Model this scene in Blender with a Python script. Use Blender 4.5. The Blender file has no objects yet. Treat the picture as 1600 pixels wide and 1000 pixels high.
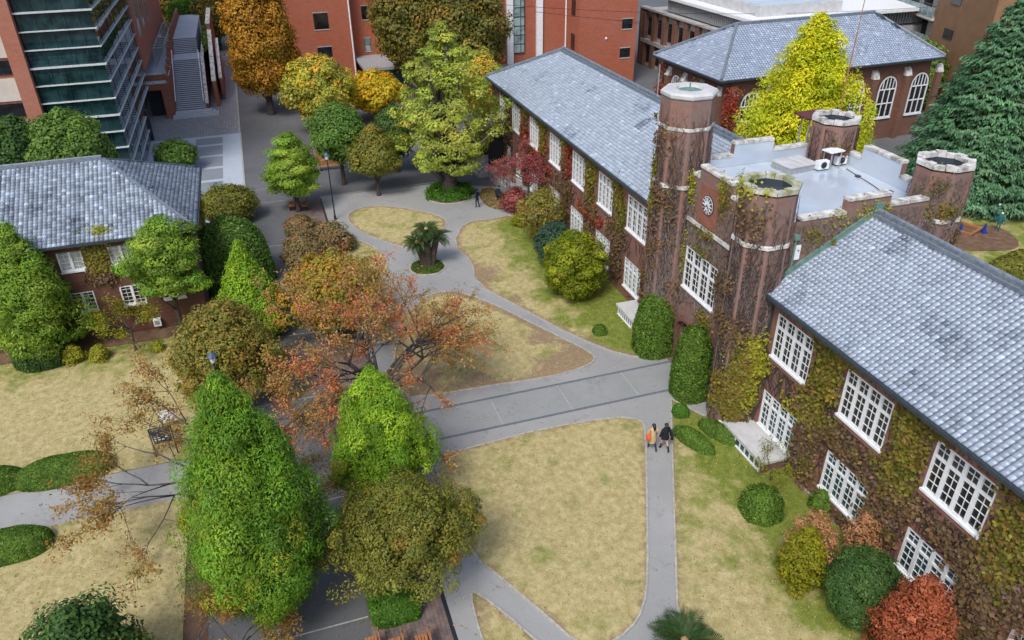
import bpy, bmesh, math, random
import numpy as np
from mathutils import Vector, Matrix
from mathutils.geometry import delaunay_2d_cdt
PI = math.pi
random.seed(7)
RNG = np.random.default_rng(11)
SC = bpy.context.scene
COL = SC.collection

# ------------------------------------------------------------------ camera, sky, sun
H = 25.0
FOC, PITCH, YAW, ROLL = 1198.98, 0.533644, -0.311130, -0.013197   # focal length in pixels of the 1600 px wide photograph
_F = Vector((math.cos(YAW)*math.cos(PITCH), math.sin(YAW)*math.cos(PITCH), -math.sin(PITCH)))
_R = Vector((math.sin(YAW), -math.cos(YAW), 0)); _U = _R.cross(_F)
_c, _s = math.cos(ROLL), math.sin(ROLL)
_R, _U = _R*_c + _U*_s, _U*_c - _R*_s
cam_d = bpy.data.cameras.new("camera"); cam = bpy.data.objects.new("camera", cam_d); COL.objects.link(cam)
cam.matrix_world = Matrix(((_R.x, _U.x, -_F.x, 0), (_R.y, _U.y, -_F.y, 0), (_R.z, _U.z, -_F.z, H), (0, 0, 0, 1)))
cam_d.sensor_width = 36; cam_d.lens = FOC/1600*36; cam_d.clip_end = 3000; cam_d.clip_start = 0.3
SC.camera = cam
W = bpy.data.worlds.new("World"); SC.world = W; W.use_nodes = True
nt = W.node_tree; bg = nt.nodes['Background']
sky = nt.nodes.new('ShaderNodeTexSky'); sky.sky_type = 'NISHITA'; sky.sun_disc = False
SUN_EL, SUN_AZ = math.radians(52), math.radians(140)     # azimuth of the sun, counter-clockwise from +X
sky.sun_elevation = SUN_EL; sky.sun_rotation = PI/2 - SUN_AZ
sky.air_density = 1.0; sky.dust_density = 3.6; sky.ozone_density = 1.2
nt.links.new(sky.outputs[0], bg.inputs[0]); bg.inputs[1].default_value = 0.13
sd = bpy.data.lights.new("sun", 'SUN'); sd.energy = 1.5; sd.angle = math.radians(16); sd.color = (1.0, 0.965, 0.91)
so = bpy.data.objects.new("sun", sd); COL.objects.link(so)
sdir = Vector((math.cos(SUN_AZ)*math.cos(SUN_EL), math.sin(SUN_AZ)*math.cos(SUN_EL), math.sin(SUN_EL)))
so.rotation_euler = sdir.to_track_quat('Z', 'Y').to_euler(); so.location = (0, 0, 60)
SC.view_settings.view_transform = 'Standard'; SC.view_settings.look = 'None'; SC.view_settings.gamma = 1.0
SC.view_settings.exposure = 0.48
SC.render.engine = 'CYCLES'
SC.cycles.max_bounces = 6; SC.cycles.diffuse_bounces = 3; SC.cycles.glossy_bounces = 2; SC.cycles.transmission_bounces = 3
SC.cycles.use_adaptive_sampling = True; SC.cycles.use_denoising = True

# ------------------------------------------------------------------ helpers
def G(px, py, z=0.0):
    "the point at height z seen at a pixel of the survey photograph"
    d = _R*((px-800)/FOC) - _U*((py-500)/FOC) + _F
    t = (z-H)/d.z
    return Vector((d.x*t, d.y*t, z))
def OnX(px, py, X):
    d = _R*((px-800)/FOC) - _U*((py-500)/FOC) + _F
    t = X/d.x
    return Vector((X, d.y*t, H+d.z*t))
def OnY(px, py, Y):
    d = _R*((px-800)/FOC) - _U*((py-500)/FOC) + _F
    t = Y/d.y
    return Vector((d.x*t, Y, H+d.z*t))
def PR(p):
    v = Vector(p) - Vector((0, 0, H)); w = v.dot(_F)
    return 800+FOC*v.dot(_R)/w, 500-FOC*v.dot(_U)/w, w
def height_at(x, y, py):
    lo, hi = -2., 40.
    for _ in range(50):
        m = (lo+hi)/2
        if PR((x, y, m))[1] > py: lo = m
        else: hi = m
    return lo

def tag(o, label=None, cat=None, group=None, kind=None):
    if label: o['label'] = label
    if cat: o['category'] = cat
    if group: o['group'] = group
    if kind: o['kind'] = kind
    return o
def thing(name, label, cat, loc=(0, 0, 0), rz=0, group=None):
    o = bpy.data.objects.new(name, None); COL.objects.link(o); o.location = loc; o.rotation_euler = (0, 0, rz)
    o.empty_display_size = .2
    return tag(o, label, cat, group)
def link(name, me, parent=None, loc=None, rz=None):
    o = bpy.data.objects.new(name, me); COL.objects.link(o)
    if parent: o.parent = parent
    if loc is not None: o.location = loc
    if rz is not None: o.rotation_euler = (0, 0, rz)
    return o
def copy_tree(o, parent=None):
    c = o.copy(); COL.objects.link(c)
    if parent: c.parent = parent
    for ch in list(o.children): copy_tree(ch, c)
    return c

class MB:
    def __init__(s): s.v = []; s.f = []; s.mi = []; s.cur = 0
    def add(s, vs, fs):
        b = len(s.v); s.v += [tuple(v) for v in vs]; s.f += [tuple(i+b for i in f) for f in fs]; s.mi += [s.cur]*len(fs); return s
    def box(s, x0, x1, y0, y1, z0, z1):
        vs = [(x, y, z) for z in (z0, z1) for y in (y0, y1) for x in (x0, x1)]
        return s.add(vs, [(0, 2, 3, 1), (4, 5, 7, 6), (0, 1, 5, 4), (2, 6, 7, 3), (0, 4, 6, 2), (1, 3, 7, 5)])
    def obox(s, c, u, v, w):
        "box with centre c and half-axis vectors u, v, w"
        c, u, v, w = map(Vector, (c, u, v, w))
        vs = [c+u*a+v*b+w*d for d in (-1, 1) for b in (-1, 1) for a in (-1, 1)]
        return s.add(vs, [(0, 2, 3, 1), (4, 5, 7, 6), (0, 1, 5, 4), (2, 6, 7, 3), (0, 4, 6, 2), (1, 3, 7, 5)])
    def beam(s, a, b, w, h):
        a, b = Vector(a), Vector(b); d = (b-a); L = d.length; d.normalize()
        up = Vector((0, 0, 1)) if abs(d.z) < .95 else Vector((1, 0, 0))
        r = d.cross(up).normalized(); u = r.cross(d)
        return s.obox((a+b)/2, d*L/2, r*w/2, u*h/2)
    def ring(s, c, r, n, z, off=0., sx=1., sy=1.):
        return [(c[0]+sx*r*math.cos(2*PI*(i+off)/n), c[1]+sy*r*math.sin(2*PI*(i+off)/n), z) for i in range(n)]
    def lathe(s, c, prof, n=12, off=0., cap0=False, cap1=True, sx=1., sy=1.):
        vs = []; fs = []
        for (r, z) in prof: vs += s.ring(c, r, n, z, off, sx, sy)
        for k in range(len(prof)-1):
            for i in range(n):
                j = (i+1) % n; fs.append((k*n+i, k*n+j, (k+1)*n+j, (k+1)*n+i))
        if cap0: fs.append(tuple(range(n))[::-1])
        if cap1: fs.append(tuple(range((len(prof)-1)*n, len(prof)*n)))
        return s.add(vs, fs)
    def tube(s, pts, rad, n=6):
        pts = [Vector(p) for p in pts]
        if not hasattr(rad, '__len__'): rad = [rad]*len(pts)
        vs = []; fs = []
        for k, p in enumerate(pts):
            d = (pts[min(k+1, len(pts)-1)]-pts[max(k-1, 0)])
            if d.length < 1e-6: d = Vector((0, 0, 1))
            d.normalize(); up = Vector((0, 0, 1)) if abs(d.z) < .9 else Vector((1, 0, 0))
            r = d.cross(up).normalized(); u = r.cross(d)
            for i in range(n):
                a = 2*PI*i/n; vs.append(p+(r*math.cos(a)+u*math.sin(a))*rad[k])
        for k in range(len(pts)-1):
            for i in range(n):
                j = (i+1) % n; fs.append((k*n+i, k*n+j, (k+1)*n+j, (k+1)*n+i))
        fs.append(tuple(range(n))[::-1]); fs.append(tuple(range((len(pts)-1)*n, len(pts)*n)))
        return s.add(vs, fs)
    def prism(s, poly, z0, z1):
        n = len(poly); vs = [(p[0], p[1], z0) for p in poly]+[(p[0], p[1], z1) for p in poly]
        return s.add(vs, [tuple(range(n))[::-1], tuple(range(n, 2*n))]+[(i, (i+1) % n, n+(i+1) % n, n+i) for i in range(n)])
    def mesh(s, name, *mats, smooth=False):
        me = bpy.data.meshes.new(name); me.from_pydata(s.v, [], s.f)
        for m in mats: me.materials.append(m)
        if len(mats) > 1: me.polygons.foreach_set('material_index', s.mi)
        bm = bmesh.new(); bm.from_mesh(me); bmesh.ops.recalc_face_normals(bm, faces=bm.faces); bm.to_mesh(me); bm.free()
        if smooth: me.polygons.foreach_set('use_smooth', [True]*len(me.polygons))
        me.update(); return me
    def build(s, name, mat, parent=None, smooth=False, loc=None, rz=None):
        mats = mat if isinstance(mat, (list, tuple)) else (mat,)
        return link(name, s.mesh(name, *mats, smooth=smooth), parent, loc, rz)

def build_each(mb, name, m, parent, per=8):
    "every box of the builder becomes its own object"
    out = []
    for k in range(0, len(mb.v), per):
        q = MB(); q.v = mb.v[k:k+per]; q.f = [tuple(i-k for i in f) for f in mb.f if k <= f[0] < k+per]; q.mi = [0]*len(q.f); out.append(q.build(name, m, parent))
    return out
# ------------------------------------------------------------------ materials
def mat(name, base=(.5, .5, .5), rough=.7, spec=.5, metal=0.):
    m = bpy.data.materials.new(name); m.use_nodes = True
    b = m.node_tree.nodes['Principled BSDF']
    b.inputs['Base Color'].default_value = (*base, 1); b.inputs['Roughness'].default_value = rough
    b.inputs['Specular IOR Level'].default_value = spec; b.inputs['Metallic'].default_value = metal
    return m
class NG:
    def __init__(s, m): s.m = m; s.t = m.node_tree; s.b = s.t.nodes['Principled BSDF']
    def n(s, typ, **kw):
        x = s.t.nodes.new(typ)
        for k, v in kw.items():
            if k.startswith('i_'): x.inputs[k[2:].replace('_', ' ')].default_value = v
            else: setattr(x, k, v)
        return x
    def l(s, a, b): s.t.links.new(a, b)
    def pos(s): return s.n('ShaderNodeNewGeometry').outputs['Position']
    def noise(s, scale, detail=4, rough=.55, vec=None, out='Fac'):
        x = s.n('ShaderNodeTexNoise'); x.inputs['Scale'].default_value = scale; x.inputs['Detail'].default_value = detail; x.inputs['Roughness'].default_value = rough
        s.l(vec if vec is not None else s.pos(), x.inputs['Vector']); return x.outputs[out]
    def ramp(s, fac, stops):
        x = s.n('ShaderNodeValToRGB'); e = x.color_ramp.elements
        while len(e) < len(stops): e.new(.5)
        for i, (p, c) in enumerate(stops): e[i].position = p; e[i].color = (*c, 1) if hasattr(c, '__len__') else (c, c, c, 1)
        s.l(fac, x.inputs[0]); return x.outputs[0]
    def mix(s, fac, a, b, mode='MIX'):
        x = s.n('ShaderNodeMixRGB', blend_type=mode)
        for k, v in ((0, fac), (1, a), (2, b)):
            if isinstance(v, (int, float)): x.inputs[k].default_value = v if k == 0 else (v, v, v, 1)
            elif isinstance(v, tuple): x.inputs[k].default_value = (*v, 1)
            else: s.l(v, x.inputs[k])
        return x.outputs[0]
    def math(s, op, a, b=0.):
        x = s.n('ShaderNodeMath', operation=op)
        for k, v in ((0, a), (1, b)):
            if isinstance(v, (int, float)): x.inputs[k].default_value = v
            else: s.l(v, x.inputs[k])
        return x.outputs[0]
    def color(s, c): s.l(c, s.b.inputs['Base Color']); return s
    def bump(s, h, strength=.4, dist=.02):
        x = s.n('ShaderNodeBump'); x.inputs['Strength'].default_value = strength; x.inputs['Distance'].default_value = dist
        s.l(h, x.inputs['Height']); s.l(x.outputs[0], s.b.inputs['Normal']); return s
    def attr(s, name, out='Color'):
        x = s.n('ShaderNodeAttribute', attribute_name=name); return x.outputs[out]
    def wallvec(s, k=1.0):
        "bricks run along x+y and up z, so every upright face gets courses"
        sp = s.n('ShaderNodeSeparateXYZ'); s.l(s.pos(), sp.inputs[0])
        a = s.math('ADD', sp.outputs[0], sp.outputs[1]); c = s.n('ShaderNodeCombineXYZ'); s.l(a, c.inputs[0]); s.l(sp.outputs[2], c.inputs[1])
        return c.outputs[0], sp

def noisy(name, c1, c2, scale=3, rough=.8, c3=None, scale3=.5, bump=.2, bscale=30, spec=.3, t=(.35, .65)):
    m = mat(name, c1, rough, spec); g = NG(m)
    c = g.ramp(g.noise(scale, 6), [(t[0], c1), (t[1], c2)])
    if c3: c = g.mix(g.ramp(g.noise(scale3, 4), [(.45, 0.), (.7, 1.)]), c, c3)
    g.color(c); g.bump(g.noise(bscale, 4), bump, .02); return m

def brick(name, ca, cb, mortar, stain=(.12, .09, .075), stain_amt=.8, w=.42, h=.13, big=.25, vein=None):
    m = mat(name, ca, .88, .25); g = NG(m); v, sp = g.wallvec()
    t = g.n('ShaderNodeTexBrick'); g.l(v, t.inputs['Vector']); t.inputs['Scale'].default_value = 1
    t.inputs['Brick Width'].default_value = w; t.inputs['Row Height'].default_value = h; t.inputs['Mortar Size'].default_value = .012
    t.inputs['Color1'].default_value = (*ca, 1); t.inputs['Color2'].default_value = (*cb, 1); t.inputs['Mortar'].default_value = (*mortar, 1)
    t.inputs['Bias'].default_value = -.1
    c = g.mix(g.math('MULTIPLY', g.ramp(g.noise(big, 6, .65), [(.4, 0.), (.66, 1.)]), stain_amt), t.outputs['Color'], stain)
    c = g.mix(g.ramp(g.noise(5, 5, .7), [(.3, .35), (.6, 0.)]), c, tuple(x*.55 for x in ca))
    if vein:
        n = g.noise(2.2, 5, .7, out='Color'); vv = g.n('ShaderNodeVectorMath', operation='ADD'); g.l(g.pos(), vv.inputs[0])
        sc = g.n('ShaderNodeVectorMath', operation='SCALE'); g.l(n, sc.inputs[0]); sc.inputs['Scale'].default_value = .8; g.l(sc.outputs[0], vv.inputs[1])
        vo = g.n('ShaderNodeTexVoronoi', feature='DISTANCE_TO_EDGE'); vo.inputs['Scale'].default_value = 3.2; g.l(vv.outputs[0], vo.inputs['Vector'])
        f = g.math('MULTIPLY', g.ramp(vo.outputs['Distance'], [(.02, 1.), (.10, 0.)]), g.ramp(g.noise(.5, 3), [(.35, .2), (.6, .8)]))
        c = g.mix(f, c, vein)
    g.color(c); g.bump(t.outputs['Fac'], -.4, .01); return m

M = {}
M['brick'] = brick('old red brick', (.30, .125, .088), (.215, .098, .074), (.24, .17, .15), stain=(.165, .108, .095), stain_amt=.75)
M['brick_vine'] = brick('vine-marked brick', (.31, .14, .105), (.215, .112, .09), (.23, .165, .145), stain=(.22, .165, .152), stain_amt=.95, big=.7, vein=(.20, .165, .155))
M['brick_left'] = brick('brown brick', (.185, .078, .055), (.12, .055, .042), (.12, .085, .07), stain=(.10, .06, .042), stain_amt=.7)
M['brick_chapel'] = brick('chapel brick', (.225, .105, .075), (.165, .078, .056), (.17, .12, .1), stain=(.12, .07, .055), stain_amt=.6)
M['brick_orange'] = brick('orange brick', (.40, .118, .066), (.33, .092, .054), (.36, .15, .10), stain=(.38, .16, .115), stain_amt=.45, w=.5, h=.16)
M['brick_pink'] = brick('pale red brick', (.42, .16, .105), (.36, .13, .09), (.36, .18, .13), stain=(.38, .20, .15), stain_amt=.5)
M['white'] = noisy('white paint', (.80, .83, .86), (.68, .71, .74), 4, .5, bump=.05)
M['stone'] = noisy('weathered coping stone', (.70, .70, .70), (.50, .50, .48), 2.5, .85, c3=(.24, .23, .19), scale3=2.3, bump=.5, bscale=12)
M['stone_moss'] = noisy('mossy coping stone', (.58, .58, .55), (.30, .31, .20), 2.2, .85, c3=(.22, .24, .06), scale3=1.9, bump=.6, bscale=12)
M['paleroof'] = noisy('pale concrete', (.55, .56, .57), (.45, .46, .48), 2, .8)
M['flat'] = noisy('grey roof membrane', (.47, .54, .63), (.38, .46, .56), .7, .12, c3=(.56, .62, .70), scale3=.35, bump=.06, bscale=1.2, spec=.8)
M['gutter'] = noisy('dark gutter metal', (.045, .06, .07), (.03, .04, .05), 6, .45)
M['ridge'] = noisy('ridge tile', (.20, .235, .28), (.12, .15, .19), 5, .45, spec=.5)
M['copper'] = noisy('verdigris flashing', (.16, .27, .23), (.10, .18, .16), 5, .7)
M['steel'] = noisy('painted dark metal', (.03, .035, .045), (.02, .022, .03), 8, .4)
M['galv'] = noisy('grey metal', (.36, .38, .40), (.28, .30, .32), 6, .45, spec=.6)
M['wood'] = noisy('bench wood', (.42, .20, .08), (.30, .13, .055), 9, .6)
M['bark'] = noisy('bark', (.10, .078, .062), (.05, .04, .033), 7, .9, bump=.9, bscale=14)
M['bark_grey'] = noisy('grey bark', (.11, .095, .09), (.055, .047, .045), 7, .9, bump=.8, bscale=14)
M['brick_clean'] = brick('clean red brick', (.34, .125, .08), (.26, .095, .062), (.25, .15, .12), stain=(.2, .1, .08), stain_amt=.3)
M['twig_dark'] = noisy('dark vine stem', (.075, .055, .05), (.04, .03, .028), 5, .9)
M['twig'] = noisy('dry vine stem', (.21, .17, .16), (.11, .085, .078), 5, .9)
M['black'] = mat('black', (.012, .013, .016), .6)
M['concrete'] = noisy('light concrete', (.42, .42, .41), (.33, .33, .33), 2.4, .85)
M['tan_wall'] = noisy('tan wall panels', (.27, .155, .085), (.23, .13, .07), 1, .7)
M['cream'] = noisy('cream render', (.60, .55, .49), (.52, .48, .43), 1, .8)
M['slate'] = noisy('dark slate cladding', (.055, .07, .09), (.045, .058, .075), 1.5, .5)

def glass(name, base, rough=.06, var=.5):
    m = mat(name, base, rough, .6); g = NG(m); sp = g.n('ShaderNodeSeparateXYZ'); g.l(g.pos(), sp.inputs[0])
    n = g.noise(.8, 2); g.color(g.mix(g.ramp(n, [(.4, 0.), (.62, var)]), base, tuple(min(1, c*3+.01) for c in base)))
    g.bump(g.noise(1.2, 2), .06, .02); return m
M['glass'] = glass('window glass', (.008, .009, .011))
M['glass_teal'] = glass('teal curtain glass', (.012, .035, .04), .05, .6)
M['glass_pale'] = glass('pale glass', (.16, .22, .22), .1)
M['curtain'] = noisy('curtained pane', (.42, .44, .44), (.30, .32, .33), 3, .4)

# roof tile: one tint per tile
m = mat('glazed roof tile', (.3, .3, .3), .36, .55); g = NG(m)
c = g.attr('Col'); c = g.mix(g.ramp(g.noise(14, 4), [(.35, 0.), (.7, .22)]), c, (.08, .09, .10)); g.color(c); g.bump(g.noise(9, 3), .25, .02)
M['tile'] = m
# foliage: one tint per leaf
def foliage(name, trans=.3, rough=.55):
    m = mat(name, (.1, .1, .1), rough, .25); g = NG(m); c = g.attr('Col'); g.color(c)
    tr = g.n('ShaderNodeBsdfTranslucent'); g.l(g.mix(1.0, c, (1.5, 1.5, 1.1), 'MULTIPLY'), tr.inputs[0])
    mx = g.n('ShaderNodeMixShader'); mx.inputs[0].default_value = trans
    g.l(g.b.outputs[0], mx.inputs[1]); g.l(tr.outputs[0], mx.inputs[2]); g.l(mx.outputs[0], g.t.nodes['Material Output'].inputs[0]); return m
M['leaf'] = foliage('leaf')
M['needle'] = foliage('needle', .15, .6)

# ground
def asphalt(name, c1, c2, c3, s1=.5):
    m = mat(name, c1, .85, .3); g = NG(m)
    c = g.ramp(g.noise(s1, 8, .65), [(.3, c1), (.55, c2), (.75, c3)])
    c = g.mix(.35, c, g.ramp(g.noise(45, 3, .8), [(.3, tuple(x*.6 for x in c1)), (.7, tuple(x*1.5 for x in c3))]))
    v = g.n('ShaderNodeTexVoronoi', feature='DISTANCE_TO_EDGE'); v.inputs['Scale'].default_value = .16; wv = g.n('ShaderNodeVectorMath', operation='ADD'); g.l(g.pos(), wv.inputs[0]); sc = g.n('ShaderNodeVectorMath', operation='SCALE'); g.l(g.noise(1.5, 6, .7, out='Color'), sc.inputs[0]); sc.inputs['Scale'].default_value = 1.6; g.l(sc.outputs[0], wv.inputs[1]); g.l(wv.outputs[0], v.inputs['Vector'])
    c = g.mix(g.math('MULTIPLY', g.ramp(v.outputs['Distance'], [(.0, .55), (.006, 0.)]), g.ramp(g.noise(.3, 3), [(.5, 0.), (.6, 1.)])), c, tuple(x*.45 for x in c1))
    c = g.mix(g.ramp(g.noise(.9, 7, .75), [(.56, 0.), (.72, .45)]), c, tuple(x*.62 for x in c1))
    g.color(c); g.bump(g.noise(60, 3), .35, .01); return m
M['asphalt'] = asphalt('promenade asphalt', (.078, .084, .092), (.112, .118, .127), (.17, .176, .182), .12)
M['path'] = asphalt('path concrete', (.21, .22, .225), (.285, .295, .30), (.37, .375, .37), .13)
M['band'] = asphalt('stone path', (.215, .235, .245), (.26, .28, .285), (.31, .32, .32), .4)
M['plaza_light'] = asphalt('pale paving', (.36, .42, .49), (.40, .46, .53), (.44, .50, .57), .4)
M['plaza_dark'] = asphalt('grey paving', (.19, .22, .26), (.22, .25, .29), (.25, .28, .32), .4)
M['kerb'] = noisy('kerb stone', (.44, .43, .40), (.30, .29, .27), 6, .85)
M['joint'] = noisy('dark edging stone', (.15, .17, .20), (.11, .125, .15), 6, .85)
m = mat('small paving blocks', (.2, .2, .2), .85, .3); g = NG(m)
t = g.n('ShaderNodeTexBrick'); g.l(g.pos(), t.inputs['Vector']); t.inputs['Scale'].default_value = 1; t.inputs['Brick Width'].default_value = .6; t.inputs['Row Height'].default_value = .3; t.inputs['Mortar Size'].default_value = .02
t.inputs['Color1'].default_value = (.30, .31, .33, 1); t.inputs['Color2'].default_value = (.22, .235, .26, 1); t.inputs['Mortar'].default_value = (.17, .18, .2, 1)
g.color(g.mix(g.ramp(g.noise(.6, 5), [(.4, 0.), (.7, .5)]), t.outputs[0], (.24, .25, .27))); M['blocks'] = m
m = mat('brown block paving', (.2, .15, .13), .85, .3); g = NG(m)
t = g.n('ShaderNodeTexBrick'); g.l(g.pos(), t.inputs['Vector']); t.inputs['Scale'].default_value = 1; t.inputs['Brick Width'].default_value = .32; t.inputs['Row Height'].default_value = .16; t.inputs['Mortar Size'].default_value = .012
t.inputs['Color1'].default_value = (.20, .135, .125, 1); t.inputs['Color2'].default_value = (.13, .105, .105, 1); t.inputs['Mortar'].default_value = (.08, .07, .07, 1)
c = g.mix(g.ramp(g.noise(2.2, 4), [(.45, 0.), (.7, .6)]), t.outputs[0], (.27, .20, .17)); g.color(c); M['strip'] = m
m = mat('lawn grass', (.3, .3, .15), .95, .1); g = NG(m)
n1 = g.noise(.55, 6, .62); n2 = g.noise(2.6, 6, .7); n3 = g.noise(22, 4, .8)
tan = g.ramp(n2, [(.3, (.31, .265, .125)), (.5, (.42, .365, .185)), (.72, (.54, .485, .29))])
grn = g.ramp(n2, [(.3, (.10, .15, .022)), (.6, (.20, .24, .05)), (.8, (.30, .30, .09))])
gm = g.math('ADD', g.math('MULTIPLY', g.math('SUBTRACT', n1, .5), 3.4), g.attr('Green', 'Fac'))
c = g.mix(g.ramp(gm, [(.25, 0.), (.95, 1.)]), tan, grn)
ed = g.math('ADD', g.math('MULTIPLY', g.attr('Edge', 'Fac'), 1.0), g.math('MULTIPLY', g.math('SUBTRACT', g.noise(1.3, 5, .7), .5), 1.1))
soil = g.ramp(n3, [(.3, (.17, .115, .08)), (.7, (.34, .25, .18))])
c = g.mix(g.ramp(ed, [(.08, .85), (.38, 0.)]), c, soil)
c = g.mix(.5, c, g.mix(1.0, c, g.ramp(n3, [(.25, (.35, .36, .3)), (.75, (1.75, 1.7, 1.6))]), 'MULTIPLY'))
g.color(c); g.bump(g.noise(30, 5, .8), .9, .03); M['lawn'] = m
M['soil'] = noisy('bare soil', (.12, .07, .045), (.19, .12, .08), 2, .95, bump=.6)

# ------------------------------------------------------------------ foliage makers
def leaf_object(name, P, N, size, col, parent=None, aspect=.55, material='leaf', fold=.18, T=None):
    n = len(P); N = N/np.maximum(np.linalg.norm(N, axis=1, keepdims=True), 1e-6)
    if T is None: T = RNG.normal(size=(n, 3))
    T = T-N*(T*N).sum(1, keepdims=True); T /= np.maximum(np.linalg.norm(T, axis=1, keepdims=True), 1e-6)
    B = np.cross(N, T); s = np.asarray(size).reshape(-1, 1)*np.ones((n, 1))
    V = np.empty((n, 4, 3)); V[:, 0] = P-T*s; V[:, 1] = P+B*s*aspect+N*s*fold; V[:, 2] = P+T*s; V[:, 3] = P-B*s*aspect+N*s*fold
    me = bpy.data.meshes.new(name); me.vertices.add(4*n); me.vertices.foreach_set('co', V.astype(np.float32).ravel())
    me.loops.add(4*n); me.loops.foreach_set('vertex_index', np.arange(4*n, dtype=np.int32))
    me.polygons.add(n); me.polygons.foreach_set('loop_start', np.arange(0, 4*n, 4, dtype=np.int32)); me.polygons.foreach_set('loop_total', np.full(n, 4, dtype=np.int32))
    me.update(calc_edges=True)
    a = me.attributes.new('Col', 'FLOAT_COLOR', 'FACE'); c4 = np.ones((n, 4)); c4[:, :3] = np.clip(col, 0, 1); a.data.foreach_set('color', c4.astype(np.float32).ravel())
    me.materials.append(M[material]); return link(name, me, parent)

def pick(pal, n, spread=.16):
    "n tints drawn from a palette [(weight, rgb), ...], each jittered"
    w = np.array([p[0] for p in pal], float); w /= w.sum(); i = RNG.choice(len(pal), n, p=w); c = np.array([p[1] for p in pal], float)[i]
    return c*np.exp(RNG.normal(0, spread, (n, 1)))*np.exp(RNG.normal(0, .05, (n, 3)))
def sph(n):
    d = RNG.normal(size=(n, 3)); return d/np.linalg.norm(d, axis=1, keepdims=True)

def clumps_to_leaves(C, R, O, pal, per, leaf, flat=.75, up=.35, jit=.5, own=.55, spread=.14, hang=0.):
    """C clump centres, R clump radii, O outward directions -> positions, normals, tints"""
    m = len(C); per = max(3, int(per)); idx = np.repeat(np.arange(m), per); n = len(idx)
    d = sph(n); o = O[idx]; dt = (d*o).sum(1, keepdims=True); d = np.where(dt < -.25, d-2*dt*o, d)
    q = d.copy(); q[:, 2] *= flat
    P = C[idx]+q*R[idx][:, None]*RNG.uniform(.62, 1.08, (n, 1))
    N = d*.8+o*.25+np.array([0, 0, up])+RNG.normal(0, jit*.5, (n, 3))
    cc = pick(pal, m, spread); cl = pick(pal, n, spread)
    col = cc[idx]*own+cl*(1-own)
    if hang: P[:, 2] -= RNG.random(n)*hang
    return P, N, col, idx

def profile(kind, t):
    if kind == 'cypress': return np.clip(1-t, 0, 1)**.52*np.clip(.42+t*2.2, 0, 1)*1.12
    if kind == 'plume': return np.clip(1-t, 0, 1)**.55*np.clip(.7+t*2, 0, 1)
    if kind == 'cone': return np.clip(1-t, 0, 1)**.72*np.clip(.62+t*4.2, 0, 1)
    if kind == 'bullet': return np.clip(1-t**2.2, 0, 1)**.75*np.clip(.66+t*2.2, 0, 1)
    if kind == 'globe': return np.sqrt(np.clip(1-(2*t-1)**2, 0, 1))
    if kind == 'dome': return np.sqrt(np.clip(1-t**2, 0, 1))*np.clip(.75+t*2, 0, 1)
    if kind == 'column': return np.clip(1-t**5, 0, 1)**.5*np.clip(.7+t*2.5, 0, 1)
    if kind == 'ginkgo': return np.clip(1-t, 0, 1)**.62*np.clip(.30+t*2.6, 0, 1)*(1+.12*np.sin(t*19))

def crown(name, x, y, z0, z1, rad, kind, pal, parent, n_cl=220, per=55, leaf=.11, rc=None, rough=.16, flat=.75, aspect=.55, dens_in=.35,
          material='leaf', up=.35, own=.55, squash=(1, 1), lean=(0, 0), spread=.14, tuft=0.):
    t = (np.arange(n_cl)+.5)/n_cl; prof = profile(kind, np.linspace(.01, .995, 200)); cdf = np.cumsum(prof+.08); cdf /= cdf[-1]
    tt = np.interp(t, cdf, np.linspace(.01, .995, 200)); ph = np.arange(n_cl)*2.39996+RNG.uniform(0, .7, n_cl)
    lobes = 1+rough*(np.sin(ph*3+RNG.uniform(0, 6)+tt*5)*.5+np.sin(ph*5-tt*9+RNG.uniform(0, 6))*.4+RNG.normal(0, .45, n_cl))
    r = rad*profile(kind, tt)*lobes
    if rc is None: rc = .30*rad*(220/n_cl)**.4
    r = np.maximum(r-rc*.9, 0); z1 = z1-rc*.7; z0 = z0+rc*.3
    inner = RNG.random(n_cl) < .12; r = np.where(inner, r*RNG.uniform(.4, .85, n_cl), r)
    C = np.stack([x+r*np.cos(ph)*squash[0]+lean[0]*tt, y+r*np.sin(ph)*squash[1]+lean[1]*tt, z0+(z1-z0)*tt+RNG.normal(0, rc*.25, n_cl)], 1)
    mid = np.array([x, y, (z0*.6+z1*.4)]); O = C-mid; O[:, 2] *= .8; O /= np.maximum(np.linalg.norm(O, axis=1, keepdims=True), 1e-5)
    R = rc*RNG.uniform(.7, 1.35, n_cl)*np.clip(.55+profile(kind, tt), .5, 1.1)
    P, N, col, ix = clumps_to_leaves(C, R, O, pal, per, leaf, flat, up, .5, own, spread)
    T = None
    if tuft: T = (P-C[ix])/R[ix][:, None]*.6+O[ix]*.35+np.array([0, 0, tuft])+RNG.normal(0, .35, P.shape)
    if dens_in:      # leaves inside the crown, so it is not hollow
        m = int(len(P)*dens_in); ti = RNG.random(m); ai = RNG.uniform(0, 2*PI, m); ri = rad*profile(kind, ti)*np.sqrt(RNG.random(m))*.82
        Pi = np.stack([x+ri*np.cos(ai)*squash[0]+lean[0]*ti, y+ri*np.sin(ai)*squash[1]+lean[1]*ti, z0+(z1-z0)*ti*.97], 1)
        if T is not None: T = np.concatenate([T, RNG.normal(size=(m, 3))+[0, 0, tuft]])
        P = np.concatenate([P, Pi]); N = np.concatenate([N, sph(m)+[0, 0, .4]]); col = np.concatenate([col, pick(pal, m, spread)])
        sz = np.concatenate([leaf*RNG.uniform(.7, 1.3, len(P)-m), leaf*RNG.uniform(1.2, 2.0, m)])
    else: sz = leaf*RNG.uniform(.7, 1.3, len(P))
    leaf_object(name, P, N, sz, col, parent, aspect, material, T=T)
    return C

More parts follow.
